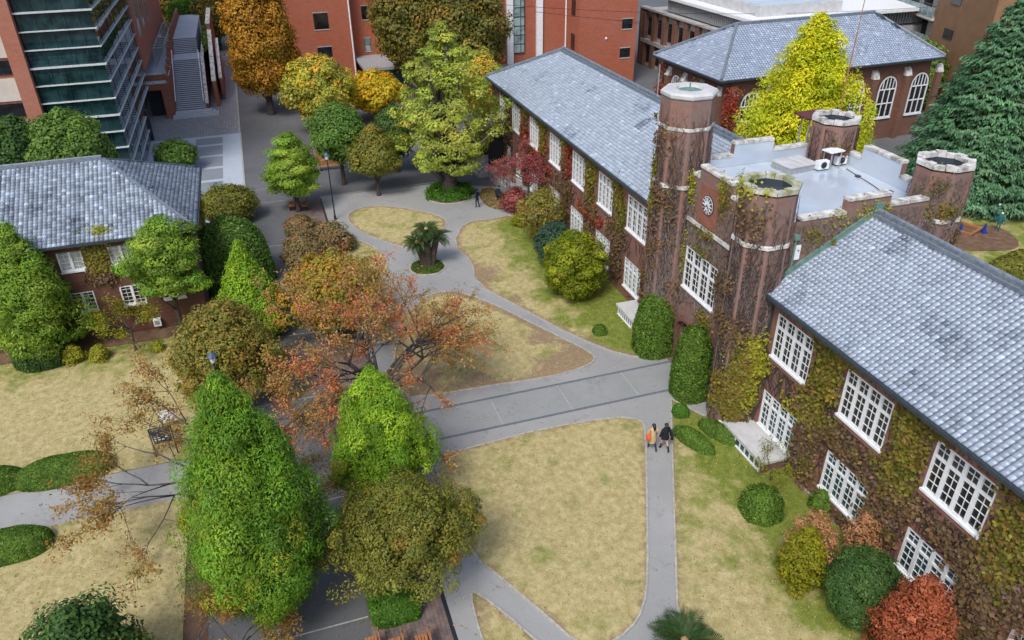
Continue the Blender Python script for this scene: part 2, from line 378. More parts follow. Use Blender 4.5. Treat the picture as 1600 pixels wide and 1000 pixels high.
def limbs(parent, x, y, z0, C, r0, m='bark', n=12, top=None, lean=(0, 0)):
    mb = MB(); top = top or C[:, 2].max()*.85
    mb.tube([(x, y, z0), (x, y, z0+.15), (x+lean[0]*.3, y+lean[1]*.3, z0+(top-z0)*.4), (x+lean[0]*.8, y+lean[1]*.8, top)], [r0*1.35, r0, r0*.75, r0*.15], 9)
    o = mb.build('trunk', M[m], parent, smooth=True)
    mb = MB(); sel = RNG.choice(len(C), min(n, len(C)), replace=False)
    for k in sel:
        c = Vector(C[k]); zb = z0+(c.z-z0)*random.uniform(.35, .6); b = Vector((x, y, zb)); md = (b+c)/2+Vector((0, 0, -.15+.1*random.random()))
        mb.tube([b, md, c], [r0*.42, r0*.26, r0*.08], 5)
    mb.build('limb', M[m], parent, smooth=True)

PAL = dict(
    cypress=[(5, (.10, .19, .014)), (4, (.065, .145, .014)), (2, (.15, .23, .018)), (1, (.045, .10, .014)), (.4, (.25, .20, .02))],
    cypress2=[(5, (.14, .23, .015)), (4, (.09, .175, .015)), (2, (.20, .28, .02))],
    pine=[(5, (.12, .19, .02)), (4, (.075, .135, .017)), (1.5, (.18, .24, .03))],
    olive=[(5, (.120, .128, .022)), (4, (.085, .098, .017)), (2, (.17, .16, .028)), (.3, (.24, .13, .02))],
    darkgreen=[(5, (.045, .095, .022)), (4, (.028, .066, .018)), (2, (.075, .13, .03))],
    midgreen=[(5, (.062, .115, .02)), (4, (.04, .082, .015)), (2, (.10, .155, .03))],
    hedge=[(5, (.055, .10, .013)), (4, (.035, .072, .010)), (2, (.08, .13, .02))],
    boxgreen=[(5, (.05, .125, .012)), (3, (.035, .09, .01)), (1, (.085, .15, .02))],
    yellowgreen=[(5, (.20, .20, .012)), (4, (.14, .155, .01)), (2, (.27, .25, .015))],
    ginkgo=[(5, (.25, .29, .045)), (4, (.17, .215, .035)), (2, (.34, .35, .06)), (1, (.13, .17, .03))],
    lemon=[(5, (.40, .385, .016)), (4, (.31, .33, .014)), (3, (.22, .27, .014))],
    golden=[(5, (.34, .17, .018)), (4, (.23, .12, .016)), (3, (.42, .25, .025)), (1, (.16, .13, .02))],
    fresh=[(5, (.19, .235, .012)), (3, (.13, .18, .010)), (2, (.29, .31, .02))],
    yellow=[(5, (.66, .47, .02)), (4, (.50, .38, .02)), (2, (.26, .27, .02)), (1, (.6, .3, .02))],
    mixed=[(4, (.22, .23, .035)), (3, (.14, .17, .03)), (2.5, (.42, .25, .03)), (1, (.09, .12, .03)), (1, (.45, .38, .03))],
    brownolive=[(5, (.15, .13, .028)), (4, (.10, .10, .022)), (2, (.24, .15, .03)), (1.5, (.12, .14, .02))],
    backolive=[(5, (.11, .105, .022)), (4, (.065, .075, .018)), (2, (.20, .16, .025)), (1, (.27, .15, .02))],
    cherry=[(5, (.38, .17, .075)), (4, (.30, .165, .06)), (2.5, (.46, .25, .10)), (2.2, (.50, .10, .07)), (4.5, (.24, .20, .045)), (3, (.14, .155, .035))],
    cherrybrown=[(5, (.30, .17, .045)), (4, (.23, .14, .04)), (2, (.38, .23, .06)), (2, (.16, .15, .035)), (.4, (.45, .10, .07))],
    orange=[(3, (.33, .17, .025)), (4, (.24, .18, .025)), (5, (.17, .175, .025)), (1.2, (.42, .14, .03)), (1.5, (.11, .13, .02))],
    russet=[(5, (.36, .10, .045)), (4, (.27, .075, .035)), (2, (.45, .16, .07))],
    peach=[(5, (.48, .25, .13)), (4, (.38, .19, .10)), (2, (.30, .17, .06)), (1, (.16, .14, .04))],
    pinkred=[(5, (.30, .07, .085)), (4, (.21, .05, .06)), (2, (.38, .14, .13)), (1.5, (.2, .13, .06))],
    cedar=[(5, (.055, .125, .062)), (4, (.034, .085, .042)), (3, (.09, .17, .09))],
    bluegreen=[(5, (.045, .09, .055)), (4, (.03, .065, .04))],
    brownshrub=[(4, (.22, .155, .075)), (4, (.15, .115, .055)), (2, (.28, .20, .10)), (3, (.14, .145, .04)), (1, (.30, .14, .07))],
    ivygreen=[(5, (.145, .135, .022)), (4, (.10, .105, .018)), (2, (.20, .17, .025)), (3, (.17, .10, .03))],
    ivybrown=[(5, (.145, .09, .045)), (4, (.105, .07, .045)), (2.5, (.19, .13, .05)), (1.5, (.13, .125, .035)), (1, (.19, .085, .06)), (2, (.125, .085, .07))],
    ivyyellow=[(5, (.33, .31, .03)), (4, (.24, .25, .025)), (2, (.16, .18, .02))],
    ivyred=[(5, (.30, .04, .03)), (3, (.20, .03, .03)), (2, (.36, .12, .03)), (1, (.20, .16, .03))],
    grassgreen=[(5, (.09, .15, .02)), (4, (.06, .11, .015))],
)
GAIN = dict(cypress=1.62, cypress2=1.75, pine=1.85, olive=1.65, darkgreen=1.5, midgreen=2.0, hedge=2.1, boxgreen=1.6, yellowgreen=1.2, ginkgo=1.5, lemon=1.65, golden=1.35, mixed=1.75, brownolive=1.75, backolive=1.5,
    orange=1.55, cedar=1.95, bluegreen=1.3, brownshrub=1.3, ivygreen=1.4, ivybrown=1.3, ivyyellow=1.2, cherry=1.35, cherrybrown=1.2, peach=1.1, russet=1.05, pinkred=1.15, ivyred=1.1)
for k_, g_ in GAIN.items(): PAL[k_] = [(w, tuple(min(.8, q*g_) for q in c)) for w, c in PAL[k_]]

def tree(name, label, cat, foot, top_py, half_px, kind, pal, z_low=.8, r0=.18, bark='bark', group=None, n_limb=10, at_z=None, cx=0., **kw):
    "a tree with its foot at a survey point, as tall as the photo shows, crown half_px wide at its middle"
    x, y = foot.x, foot.y; h = height_at(x, y, top_py)
    zc = at_z if at_z is not None else z_low+(h-z_low)*.3
    w = PR((x, y, zc))[2]; rad = half_px*w/FOC
    t = thing(name, label, cat, (0, 0, 0), group=group)
    C = crown('crown', x, y+cx, z_low, h, rad, kind, PAL[pal], t, **kw)
    if r0: limbs(t, x, y, 0, C, r0, bark, n_limb)
    return t, x, y, h, rad

def branchy(name, label, cat, foot, height, rad, pal, r0=.2, bark='bark_grey', nl=6, leafn=10, leaf=.085, dens=1.0, fork=1.6, group=None, bias=None, inner=.25):
    "open tree with visible limbs and sparse leaves"
    t = thing(name, label, cat, (0, 0, 0), group=group); mb = MB(); tips = []; x, y = foot.x, foot.y
    mb.tube([(x, y, 0), (x, y, .2), (x+.05, y, fork*.6), (x, y, fork)], [r0*1.4, r0*1.1, r0, r0*.95], 9)
    mb.build('trunk', M[bark], t, smooth=True); mb = MB()
    def grow(p, d, L, r, lev):
        pts = [p]; q = Vector(p); dd = Vector(d)
        for k in range(3):
            dd = (dd+Vector((random.gauss(0, .12), random.gauss(0, .12), random.gauss(0, .10)-(.03 if lev else 0)))).normalized(); q = q+dd*L/3; pts.append(q.copy())
            if lev >= 2: tips.append((q.copy(), dd.copy(), lev))
        mb.tube(pts, [r, r*.85, r*.7, r*.5], 5 if lev < 2 else 3)
        if lev < 4:
            for k in range(3 if lev < 3 else 2):
                nd = (dd+Vector((random.gauss(0, .5), random.gauss(0, .5), random.gauss(.0, .26)))).normalized()
                grow(pts[random.choice((2, 3, 3))], nd, L*random.uniform(.55, .8), r*.5, lev+1)
    for k in range(nl):
        a = 2*PI*(k+random.uniform(-.25, .25))/nl; e = random.uniform(.35, .85)
        d = Vector((math.cos(a)*math.cos(e), math.sin(a)*math.cos(e), math.sin(e)))
        if bias: d = (d+Vector(bias)).normalized()
        grow(Vector((x, y, fork*random.uniform(.8, 1))), d, rad*.50, r0*.55, 0)
    mb.build('limb', M[bark], t, smooth=True)
    # scale the tips' cloud to the wanted envelope is left to the growth; leaves only on thin shoots
    P = np.array([p for p, _, _ in tips]); D = np.array([d for _, d, _ in tips]); L = np.array([l for *_, l in tips])
    keep = RNG.random(len(P)) < dens*np.where(L >= 3, 1, inner); P = P[keep]; D = D[keep]
    idx = np.repeat(np.arange(len(P)), leafn); n = len(idx)
    Q = P[idx]+D[idx]*RNG.uniform(-.35, .2, (n, 1))+RNG.normal(0, .13, (n, 3)); Q[:, 2] -= RNG.random(n)*.12
    kk = (np.floor(P[:, 0]*.9)*7+np.floor(P[:, 1]*.9)*13+np.floor(P[:, 2]*.9)*5).astype(int) % 40; pc = pick(PAL[pal], 40, .12)[kk]
    cc = pc[idx]*.4+pick(PAL[pal], len(P), .2)[idx]*.35+pick(PAL[pal], n, .2)*.25
    leaf_object('crown', Q, sph(n)*.8+[0, 0, .5], leaf*RNG.uniform(.7, 1.25, n), cc, t, .5)
    return t

def trimmed(name, label, cat, cx, cy, rx, ry, h, pal, rz=0., n=9000, leaf=.05, z0=0., group=None, rough=.05, square=2.6, flatlow=.0, part=None):
    "clipped bush: a solid rounded body under a skin of tiny leaves"
    d = sph(n); d[:, 2] = np.abs(d[:, 2])*1.0
    p = square; k = (np.abs(d)**p).sum(1, keepdims=True)**(-1/p); S = d*k
    ph = np.arctan2(d[:, 1], d[:, 0]); lump = 1+rough*(np.sin(ph*4+1)*.4+np.sin(ph*7+S[:, 2]*6)*.5+RNG.normal(0, .5, n))
    Q = S*np.array([rx, ry, h])*lump[:, None]; c, s = math.cos(rz), math.sin(rz)
    P = np.stack([cx+Q[:, 0]*c-Q[:, 1]*s, cy+Q[:, 0]*s+Q[:, 1]*c, z0+Q[:, 2]], 1)
    Nn = S/np.array([rx, ry, h]); N = np.stack([Nn[:, 0]*c-Nn[:, 1]*s, Nn[:, 0]*s+Nn[:, 1]*c, Nn[:, 2]], 1); N /= np.linalg.norm(N, axis=1, keepdims=True)
    t = part or thing(name, label, cat, (0, 0, 0), group=group)
    q = np.floor(P*2.2).astype(int); hsh = ((q[:, 0]*73856093) ^ (q[:, 1]*19349663) ^ (q[:, 2]*83492791)) % 97/97.
    col = pick(PAL[pal], n, .16)*(.82+.36*hsh[:, None])
    leaf_object('foliage', P, N+RNG.normal(0, .5, (n, 3)), leaf*RNG.uniform(.7, 1.4, n), col, t, .6)
    m = MB(); prof = []
    for a in np.linspace(0, PI/2, 8):
        ca, sa = math.cos(a), math.sin(a); kk = (ca**p+sa**p)**(-1/p); prof.append((.93*ca*kk+1e-3, z0+h*.93*sa*kk))
    vs = []; nseg = 28
    for r, z in prof:
        for i in range(nseg):
            a = 2*PI*i/nseg; kk = (abs(math.cos(a))**p+abs(math.sin(a))**p)**(-1/p); u, v = r*rx*math.cos(a)*kk, r*ry*math.sin(a)*kk
            vs.append((cx+u*c-v*s, cy+u*s+v*c, z))
    fs = [(k*nseg+i, k*nseg+(i+1) % nseg, (k+1)*nseg+(i+1) % nseg, (k+1)*nseg+i) for k in range(len(prof)-1) for i in range(nseg)]
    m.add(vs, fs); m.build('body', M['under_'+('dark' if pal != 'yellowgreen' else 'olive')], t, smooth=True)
    return t
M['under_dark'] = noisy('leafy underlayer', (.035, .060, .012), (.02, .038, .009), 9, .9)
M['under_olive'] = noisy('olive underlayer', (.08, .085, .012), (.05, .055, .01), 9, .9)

# ------------------------------------------------------------------ ground
def sheet(name, pts, z, m, kind='structure'):
    mb = MB(); mb.add([(p[0], p[1], z) for p in pts], [tuple(range(len(pts)))]); o = mb.build(name, m); tag(o, kind=kind)
    for p in o.data.polygons:
        if p.normal.z < 0: o.data.flip_normals(); break
    return o
def rect(x0, x1, y0, y1): return [(x0, y0), (x1, y0), (x1, y1), (x0, y1)]
sheet('ground', rect(-300, 1500, -1200, 1200), -.004, M['asphalt'])
# paler path concrete between the brick strip and the hall
sheet('path', [(-5, -21), (62.3, -21), (66, -14), (66.2, -3.56), (-5, -3.56)], .004, M['path'])
sheet('path', [(29.95, 5.3), (32.8, 5.3), (32.8, 60), (29.95, 60)], .004, M['path'])
sheet('promenade_path', rect(30.1, 32.75, -20.9, -3.7), .008, M['band'])
for yy in ((-20.9, -3.6),):
    for xx in (30.1, 32.6): sheet('path_edging', rect(xx, xx+.17, *yy), .012, M['joint'])
for yy in (-17.0, -13.1, -9.2, -5.3): sheet('path_joint', rect(30.28, 32.6, yy, yy+.05), .012, M['kerb'])
for xx in (20.6, 24.1, 27.6, 36, 43, 50, 57, 66.5, 70): sheet('path_joint', rect(xx, xx+.06, -.6, 5.2), .004, M['kerb'])
sheet('path_joint', rect(66.3, 66.42, -16, -3.6), .006, M['kerb'])
# brown block strip with benches along the promenade, dark drain beside it
STR = (-3.5, -.62)
sheet('pavement', rect(2, 66, *STR), .012, M['strip'])
sheet('drain_channel', rect(2, 66, -3.66, -3.5), .016, M['steel'])
# plaza on the far left
sheet('pavement', rect(88.8, 175, 2.8, 26), .004, M['blocks'])
sheet('pavement', rect(58, 88.8, 2.75, 20), .004, M['plaza_light'])
for a, b in ((85.6, 88.0), (81.8, 85.0), (78.0, 81.2), (74.2, 77.4), (70.4, 73.6), (66.6, 69.8)): sheet('paving_panel', rect(a, b, 4.55, 7.3), .008, M['plaza_dark'])
sheet('paving_panel', rect(85.6, 88.0, 8.1, 11.6), .008, M['plaza_dark'])
mb = MB(); mb.box(58, 88.8, 2.6, 2.74, -.05, .05); mb.box(88.8, 170, 2.66, 2.8, -.05, .03); tag(mb.build('kerb', M['kerb']), kind='structure')

def lawn(pts, green=lambda x, y: .3, z=.06, step=.7, edging=True, soft=True, worn=.16, bare=()):
    "a lawn slab; Edge = distance in from its border, Green = how green the grass is"
    pts = [Vector((p[0], p[1])) for p in pts]; n = len(pts); xs = [p.x for p in pts]; ys = [p.y for p in pts]
    A = np.array([(p.x, p.y) for p in pts]); B = np.roll(A, -1, 0)
    gx, gy = np.meshgrid(np.arange(min(xs), max(xs), step), np.arange(min(ys), max(ys), step)); Q = np.stack([gx.ravel(), gy.ravel()], 1)+RNG.uniform(-.15, .15, (gx.size, 2))
    def inside(Q):
        c = np.zeros(len(Q), bool)
        for a, b in zip(A, B):
            k = (a[1] > Q[:, 1]) != (b[1] > Q[:, 1]); xx = (b[0]-a[0])*(Q[:, 1]-a[1])/(b[1]-a[1]+1e-12)+a[0]; c ^= k & (Q[:, 0] < xx)
        return c
    def dist(Q):
        d = np.full(len(Q), 1e9)
        for a, b in zip(A, B):
            ab = b-a; t = np.clip(((Q-a)@ab)/(ab@ab+1e-12), 0, 1); d = np.minimum(d, np.linalg.norm(Q-(a+t[:, None]*ab), axis=1))
        return d
    Q = Q[inside(Q)]; Q = Q[dist(Q) > step*.3]
    V, E_, F_, *_ = delaunay_2d_cdt(pts+[Vector(q) for q in Q], [(i, (i+1) % n) for i in range(n)], [tuple(range(n))], 1, 1e-5)
    VA = np.array([(v.x, v.y) for v in V]); D = dist(VA)
    EB = np.clip(D/1.3+(worn if soft else .35), 0, 1)
    for bx_, by_, br_ in bare: EB = np.minimum(EB, np.clip(np.hypot(VA[:, 0]-bx_, VA[:, 1]-by_)/br_*.75-.30, 0, 1))
    me = bpy.data.meshes.new('lawn'); me.from_pydata([(v[0], v[1], z-.03*(d < .02)+.02*math.sin(v[0]*.7)*math.cos(v[1]*.6)*min(1, d)) for v, d in zip(VA, D)], [], [tuple(f) for f in F_])
    a = me.attributes.new('Edge', 'FLOAT', 'POINT'); a.data.foreach_set('value', EB.astype(np.float32))
    a = me.attributes.new('Green', 'FLOAT', 'POINT'); a.data.foreach_set('value', np.array([green(x, y) for x, y in VA], np.float32))
    me.materials.append(M['lawn']); o = link('lawn', me); tag(o, kind='structure')
    if len(me.polygons) and me.polygons[0].normal.z < 0: me.flip_normals()
    if not soft: pass
    if not edging: return o
    # low stone edging round it
    mb = MB(); m = len(pts)
    for i in range(m):
        a, b = pts[i], pts[(i+1) % m]
        if (b-a).length > .02: mb.beam((a.x, a.y, .03), (b.x, b.y, .03), .09, .075+.004*(i % 2))
    tag(mb.build('lawn_edging', M['kerb']), kind='structure')
    return o
def smooth_poly(px, it=2):
    P = [G(*p) for p in px]
    for _ in range(it):
        Q = []
        for i in range(len(P)):
            a, b = P[i], P[(i+1) % len(P)]; Q += [a*.75+b*.25, a*.25+b*.75]
        P = Q
    return P
# teardrop lawn, the strip of lawn left of the path, the long triangle, the front lawns
lawn(smooth_poly([(540, 342), (552, 328), (585, 321), (640, 326), (690, 338), (700, 350), (690, 362), (668, 380), (648, 392), (600, 378), (560, 362)]), lambda x, y: .25, worn=.02)
lawn(smooth_poly([(541, 372), (575, 380), (606, 402), (604, 424), (585, 445), (560, 470), (535, 420)], 1), lambda x, y: .2)
lawn(smooth_poly([(725, 347), (707, 384), (738, 408), (742, 443), (810, 480), (900, 528), (978, 558), (1030, 559), (985, 480), (1000, 440), (800, 335), (775, 342)], 1)+[], lambda x, y: .22+max(0, (-y-15.0))*.36, worn=0, bare=[(G(748, 430).x, G(748, 430).y, 2.2), (G(790, 470).x, G(790, 470).y, 1.3)])
lawn(smooth_poly([(648, 470), (700, 452), (760, 470), (860, 520), (925, 552), (930, 563), (915, 574), (860, 590), (760, 604), (680, 618), (626, 622), (610, 560)], 1), lambda x, y: .08, worn=-.12, bare=[(G(915, 560).x, G(915, 560).y, 2.4), (G(870, 575).x, G(870, 575).y, 2.0), (G(850, 525).x, G(850, 525).y, 1.6), (G(740, 600).x, G(740, 600).y, 1.6), (G(650, 590).x, G(650, 590).y, 2.2)])
lawn(smooth_poly([(676, 716), (740, 699), (850, 670), (960, 652), (1000, 656), (1009, 672), (1011, 800), (1012, 900), (1006, 950), (985, 985), (940, 1015), (900, 1005), (850, 960), (790, 910), (738, 868), (700, 790)], 1), lambda x, y: .12)
a = G(1048, 624); b = G(1053, 800); c = G(1058, 950)
lawn([(27.6, -19.3), (a.x, a.y), (b.x, b.y), (c.x, c.y), tuple(G(1066, 972))[:2], tuple(G(1090, 1004))[:2], (12, -14.2), (4, -14.2), (4, -20.93), (26, -20.93)], lambda x, y: .24+max(0, (-y-15.4))*.34)
lawn(smooth_poly([(733, 925), (748, 928), (790, 960), (850, 1012), (1000, 1140), (800, 1140), (752, 1000)], 1), lambda x, y: .35)
lawn(smooth_poly([(1030, 1005), (985, 1040), (900, 1080), (1000, 1130), (1100, 1130), (1100, 1030)], 1), lambda x, y: .3)
lawn([(32.8, 6.2), (47, 5.9), (57.5, 4.4), (57.5, 5.3), (46.6, 5.4), (46.6, 40), (32.8, 40)], lambda x, y: max(0, (x-40.5))*.20-.1, step=.8, edging=False, soft=False)
lawn([(5, 6.2), (29.95, 6.2), (29.95, 40), (5, 40)], lambda x, y: -.05 if x > 22 else .2, step=.8, edging=False, soft=False)
# far side of the hall
lawn([(-10, -32.5), (60, -33.5), (58, -39), (56, -58), (48, -70), (30, -62), (-10, -58)], lambda x, y: .75, step=1.4)
c0 = G(1515, 372)
sheet('bare_ground', [(c0.x+2.6*math.cos(a)+.4*math.sin(3*a), c0.y+3.6*math.sin(a)) for a in np.linspace(0, 2*PI, 26)[:-1]], .095, M['soil'])
sheet('road', [(20, -47.5), (36, -46.3), (36, -52), (20, -54)], .1, M['asphalt'])
for (px, py, r) in ((668, 418, 1.35), (703, 305, 2.15)):
    p = G(px, py); mb = MB(); mb.lathe((p.x, p.y), [(r, -.01), (r, .07), (r-.12, .08), (r-.14, .06)], 28, cap1=True); tag(mb.build('planting_bed', [M['kerb']]), kind='structure')
    sheet('bed_soil', [(p.x+(r-.13)*math.cos(a), p.y+(r-.13)*math.sin(a)) for a in np.linspace(0, 2*PI, 29)[:-1]], .085, M['soil'])
# soil under the left building's front and along the cherry row
sheet('soil', rect(45.2, 46.55, 7.0, 34), .1, M['soil'])
sheet('pavement', rect(6, 57, 5.3, 6.3), .006, M['soil'])

# ------------------------------------------------------------------ building helpers
def wall_mesh(mb, O, u, n, L, Ht, holes, depth=.16):
    "an upright wall from O along u, normal n, with real openings (u0, u1, v0, v1) and their reveals"
    O, u, n = Vector(O), Vector(u), Vector(n); z = Vector((0, 0, 1))
    us = sorted({0, L, *[h[0] for h in holes], *[h[1] for h in holes]}); vs = sorted({0, Ht, *[h[2] for h in holes], *[h[3] for h in holes]})
    P = lambda a, b, d=0: O+u*a+z*b-n*d
    for i in range(len(us)-1):
        for j in range(len(vs)-1):
            ca, cb = (us[i]+us[i+1])/2, (vs[j]+vs[j+1])/2
            if any(h[0] < ca < h[1] and h[2] < cb < h[3] for h in holes): continue
            mb.add([P(us[i], vs[j]), P(us[i+1], vs[j]), P(us[i+1], vs[j+1]), P(us[i], vs[j+1])], [(0, 1, 2, 3)])
    for a, b, c, d in holes:
        for q in (((a, c), (b, c)), ((b, c), (b, d)), ((b, d), (a, d)), ((a, d), (a, c))):
            mb.add([P(*q[0]), P(*q[1]), P(*q[1], depth), P(*q[0], depth)], [(0, 1, 2, 3)])
WIN = {}
def window(parent, x, z, w, h, cols, y, rz=0., transom=.70, style='hall', gl='glass', name='window', curtain=None):
    "casement window centred at x, its sill at z, facing local +Y; frame mesh with its glass as a child"
    key = (round(w, 2), round(h, 2), cols, style, gl, round(transom, 2))
    if key not in WIN:
        f = MB(); g_ = MB(); F = .075
        f.box(-w/2-.04, w/2+.04, -.10, .12, -.10, -.003); f.box(-w/2, w/2, -.1, .03, 0, F); f.box(-w/2, w/2, -.1, .03, h-F, h)
        cw = (w-F*.2)/cols; zt = h*transom
        for k in range(cols+1):
            xx = -w/2+cw*k; b = .085 if 0 < k < cols else .08; f.box(xx-b*.9 if k else xx, xx+b*.9 if k < cols else xx+.03, -.1, .026, F, h-F)
        if 0 < transom < 1: f.box(-w/2+.02, w/2-.02, -.1, .022, zt-.055, zt+.055)
        for k in range(cols):
            a, b = -w/2+cw*k+.075, -w/2+cw*(k+1)-.075
            f.box((a+b)/2-.010, (a+b)/2+.010, -.07, -.02, F, h-F)
            nz = 4 if 0 < transom < 1 else 5
            zz = [F+(zt-F)*q/nz for q in range(1, nz)] if 0 < transom < 1 else [h*q/nz for q in range(1, nz)]
            if 0 < transom < 1: zz.append((zt+h)/2)
            for q in zz: f.box(a, b, -.068, -.022, q-.009, q+.009)
        g_.box(-w/2+.01, w/2-.01, -.14, -.055, .01, h-.01)
        WIN[key] = (f.mesh('window_frame', M['white']), g_.mesh('window_glass', M[gl]))
    o = link(name, WIN[key][0], parent, (x, y, z) if rz == 0 else (x, y, z), rz)
    link('glass', WIN[key][1], o); return o

def tiles(name, O, u, v, U, V, inside=None, tw=.25, th=.235, parent=None, base=(.285, .345, .44), dark=(.13, .17, .235), patch=.42, bright=.06, jit=.09):
    "rows of arched tiles over a roof plane: O corner at the eave, u along it, v up the slope; one tint per tile"
    O, u, v = Vector(O), Vector(u).normalized(), Vector(v).normalized(); n = u.cross(v)
    if n.z < 0: n = -n
    nu, nv = int(U/tw), int(V/th); tw = U/nu; th = V/nv
    i, j = np.meshgrid(np.arange(nu), np.arange(nv)); i = i.ravel(); j = j.ravel()
    cu, cv = (i+.5)*tw, (j+.5)*th
    k = np.ones(len(i), bool) if inside is None else inside(cu, cv); i, j, cu, cv = i[k], j[k], cu[k], cv[k]; m = len(i)
    xs = np.array([-.5, -.3, 0, .3, .47]); hs = np.array([-.012, .034, .056, .032, -.03])
    off_n = RNG.normal(0, .0045, m); tilt = RNG.normal(0, .006, m)
    lu = cu[:, None]+xs[None]*tw
    rows = []
    for (dv, lift, low) in ((-.62, .042, 0), (.5, .0, 0), (-.62, -.0, 1)):
        hh = (hs*(1-low*.75))[None]+lift*(1 if not low else 0)+off_n[:, None]+(tilt[:, None] if dv < 0 and not low else 0)
        if low: hh = hh*0+.004
        rows.append((lu, (cv+dv*th)[:, None]*np.ones((1, 5)), hh))
    On, un, vn, nn = (np.array(q) for q in (O, u, v, n))
    V_ = np.stack([On+a[..., None]*un+b[..., None]*vn+c[..., None]*nn for a, b, c in rows], 1).reshape(-1, 3)
    base_i = (np.arange(m)*15)[:, None]; q = []
    for s in range(4):
        q.append(np.stack([base_i[:, 0]+s, base_i[:, 0]+s+1, base_i[:, 0]+5+s+1, base_i[:, 0]+5+s], 1))
        q.append(np.stack([base_i[:, 0]+10+s, base_i[:, 0]+10+s+1, base_i[:, 0]+s+1, base_i[:, 0]+s], 1))
    F_ = np.stack(q, 1).reshape(-1, 4); nf = len(F_)
    me = bpy.data.meshes.new(name); me.vertices.add(len(V_)); me.vertices.foreach_set('co', V_.astype(np.float32).ravel())
    me.loops.add(nf*4); me.loops.foreach_set('vertex_index', F_.astype(np.int32).ravel()); me.polygons.add(nf)
    me.polygons.foreach_set('loop_start', np.arange(0, nf*4, 4, dtype=np.int32)); me.polygons.foreach_set('loop_total', np.full(nf, 4, dtype=np.int32)); me.update(calc_edges=True)
    # weathered patches: runs of darker tiles along the slope
    f1 = np.sin(cu*.9+np.sin(cv*1.3)*1.2)*np.sin(cv*1.1+np.sin(cu*.5)*2)+RNG.normal(0, .55, m); run = RNG.normal(0, 1, (nv//5+2, nu//3+2))
    f1 = f1*.5+run[j//5, i//3]*.55
    d = np.clip((f1-(1-patch))*.9, 0, 1)[:, None]; tc = np.array(base)*np.exp(RNG.normal(0, jit, (m, 1)))*(1-d)+np.array(dark)*np.exp(RNG.normal(0, .25, (m, 1)))*d
    w = (RNG.random(m) < bright*.25)[:, None]; tc = np.where(w, tc*1.35+.02, tc)
    a = me.attributes.new('Col', 'FLOAT_COLOR', 'FACE'); c4 = np.ones((nf, 4)); c4[:, :3] = np.repeat(np.clip(tc, 0, 1), 8, 0); a.data.foreach_set('color', c4.astype(np.float32).ravel())
    me.materials.append(M['tile'])
    return link(name, me, parent)

# ------------------------------------------------------------------ the brick hall: two tiled wings and the clock tower between them
hall = thing('brick_hall', 'ivy-covered brick hall with tiled wings, white windows and a clock tower of four turrets', 'hall')
FY = -21.0; BY = -31.0; EZ = 8.05; RZ = 11.05; RY = -25.95; OH = .42
SL = math.atan2(RZ-EZ, RY-(FY+OH)); slope_len = math.hypot(RZ-EZ, RY-(FY+OH))
up_n = [25.2-4.78*k for k in range(8)]
def wing(x0, x1, wins_up, wins_lo, hip=None):
    mb = MB(); holes = []
    for xc, w in wins_up: holes.append((xc-w/2-x0, xc+w/2-x0, 4.93, 7.2))
    for xc, w in wins_lo: holes.append((xc-w/2-x0, xc+w/2-x0, .87, 2.92))
    wall_mesh(mb, (x0, FY, 0), (1, 0, 0), (0, 1, 0), x1-x0, 7.95, holes)
    mb.box(x0, x1, BY, BY+.3, 0, 7.95)
    mb.box(x1-.3, x1, BY+.3, FY-.2, 0, 7.95) if x1 > 60 else mb.box(x0, x0+.3, BY+.3, FY-.2, 0, 7.95)
    for xc, w in wins_up: mb.box(xc-w/2-.12, xc+w/2+.12, FY-.1, FY+.05, 4.62, 4.80)
    for xc, w in wins_lo: mb.box(xc-w/2-.12, xc+w/2+.12, FY-.1, FY+.05, .58, .75)
    mb.build('wall', M['brick'], hall)
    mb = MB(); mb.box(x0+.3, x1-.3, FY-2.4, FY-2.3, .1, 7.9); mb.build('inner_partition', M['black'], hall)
    for k, (xc, w) in enumerate(wins_up): window(hall, xc, 4.93, w, 2.27, 4 if w > 2.2 else 3, FY-.03)
    for k, (xc, w) in enumerate(wins_lo): window(hall, xc, .87, w, 2.05, 4 if w > 2.2 else 3, FY-.03, gl='glass_teal')
bays_r = [(23.93-4.78*k, 2.6) for k in range(7)]
bays_l = [(39.7+4.72*k, 2.35 if k else 2.7) for k in range(6)]+[(67.2, 1.9)]
bays_ll = [(39.75+4.72*k, 2.35) for k in range(5)]+[(62.6, 1.6), (65.6, 1.2)]
wing(-9, 26.0, bays_r, bays_r)
wing(35.5, 70.3, bays_l, bays_ll)
mb = MB()   # roof decks under the tiles
def deck(x0, x1, hip=0.):
    e = .03
    a, b = (x0, FY+OH, EZ-e), (x1, FY+OH, EZ-e); r0, r1 = (x0, RY, RZ-e), (x1-hip, RY, RZ-e); c, d = (x0, 2*RY-FY-OH, EZ-e), (x1, 2*RY-FY-OH, EZ-e)
    m = MB(); m.add([a, b, r1, r0, c, d], [(0, 1, 2, 3), (4, 3, 2, 5), (1, 5, 2)]); m.add([(q[0], q[1], EZ-.16) for q in (a, b, d, c)], [(0, 1, 2, 3)])
    m.build('roof_deck', M['slate'], hall)
deck(-9, 26.0); deck(35.6, 70.75, 5.6)
tiles('roof_tiles', (-9, FY+OH, EZ), (1, 0, 0), (0, RY-FY-OH, RZ-EZ), 35.0, slope_len, parent=hall)
tiles('roof_tiles', (35.6, FY+OH, EZ), (1, 0, 0), (0, RY-FY-OH, RZ-EZ), 35.15, slope_len, lambda a, b: a < 35.15-b*5.6/slope_len, parent=hall, base=(.31, .37, .46), patch=.22, bright=.1)
tiles('roof_tiles', (26, 2*RY-FY-OH, EZ), (-1, 0, 0), (0, RY-(2*RY-FY-OH), RZ-EZ), 35, slope_len, parent=hall, tw=.5, th=.5)
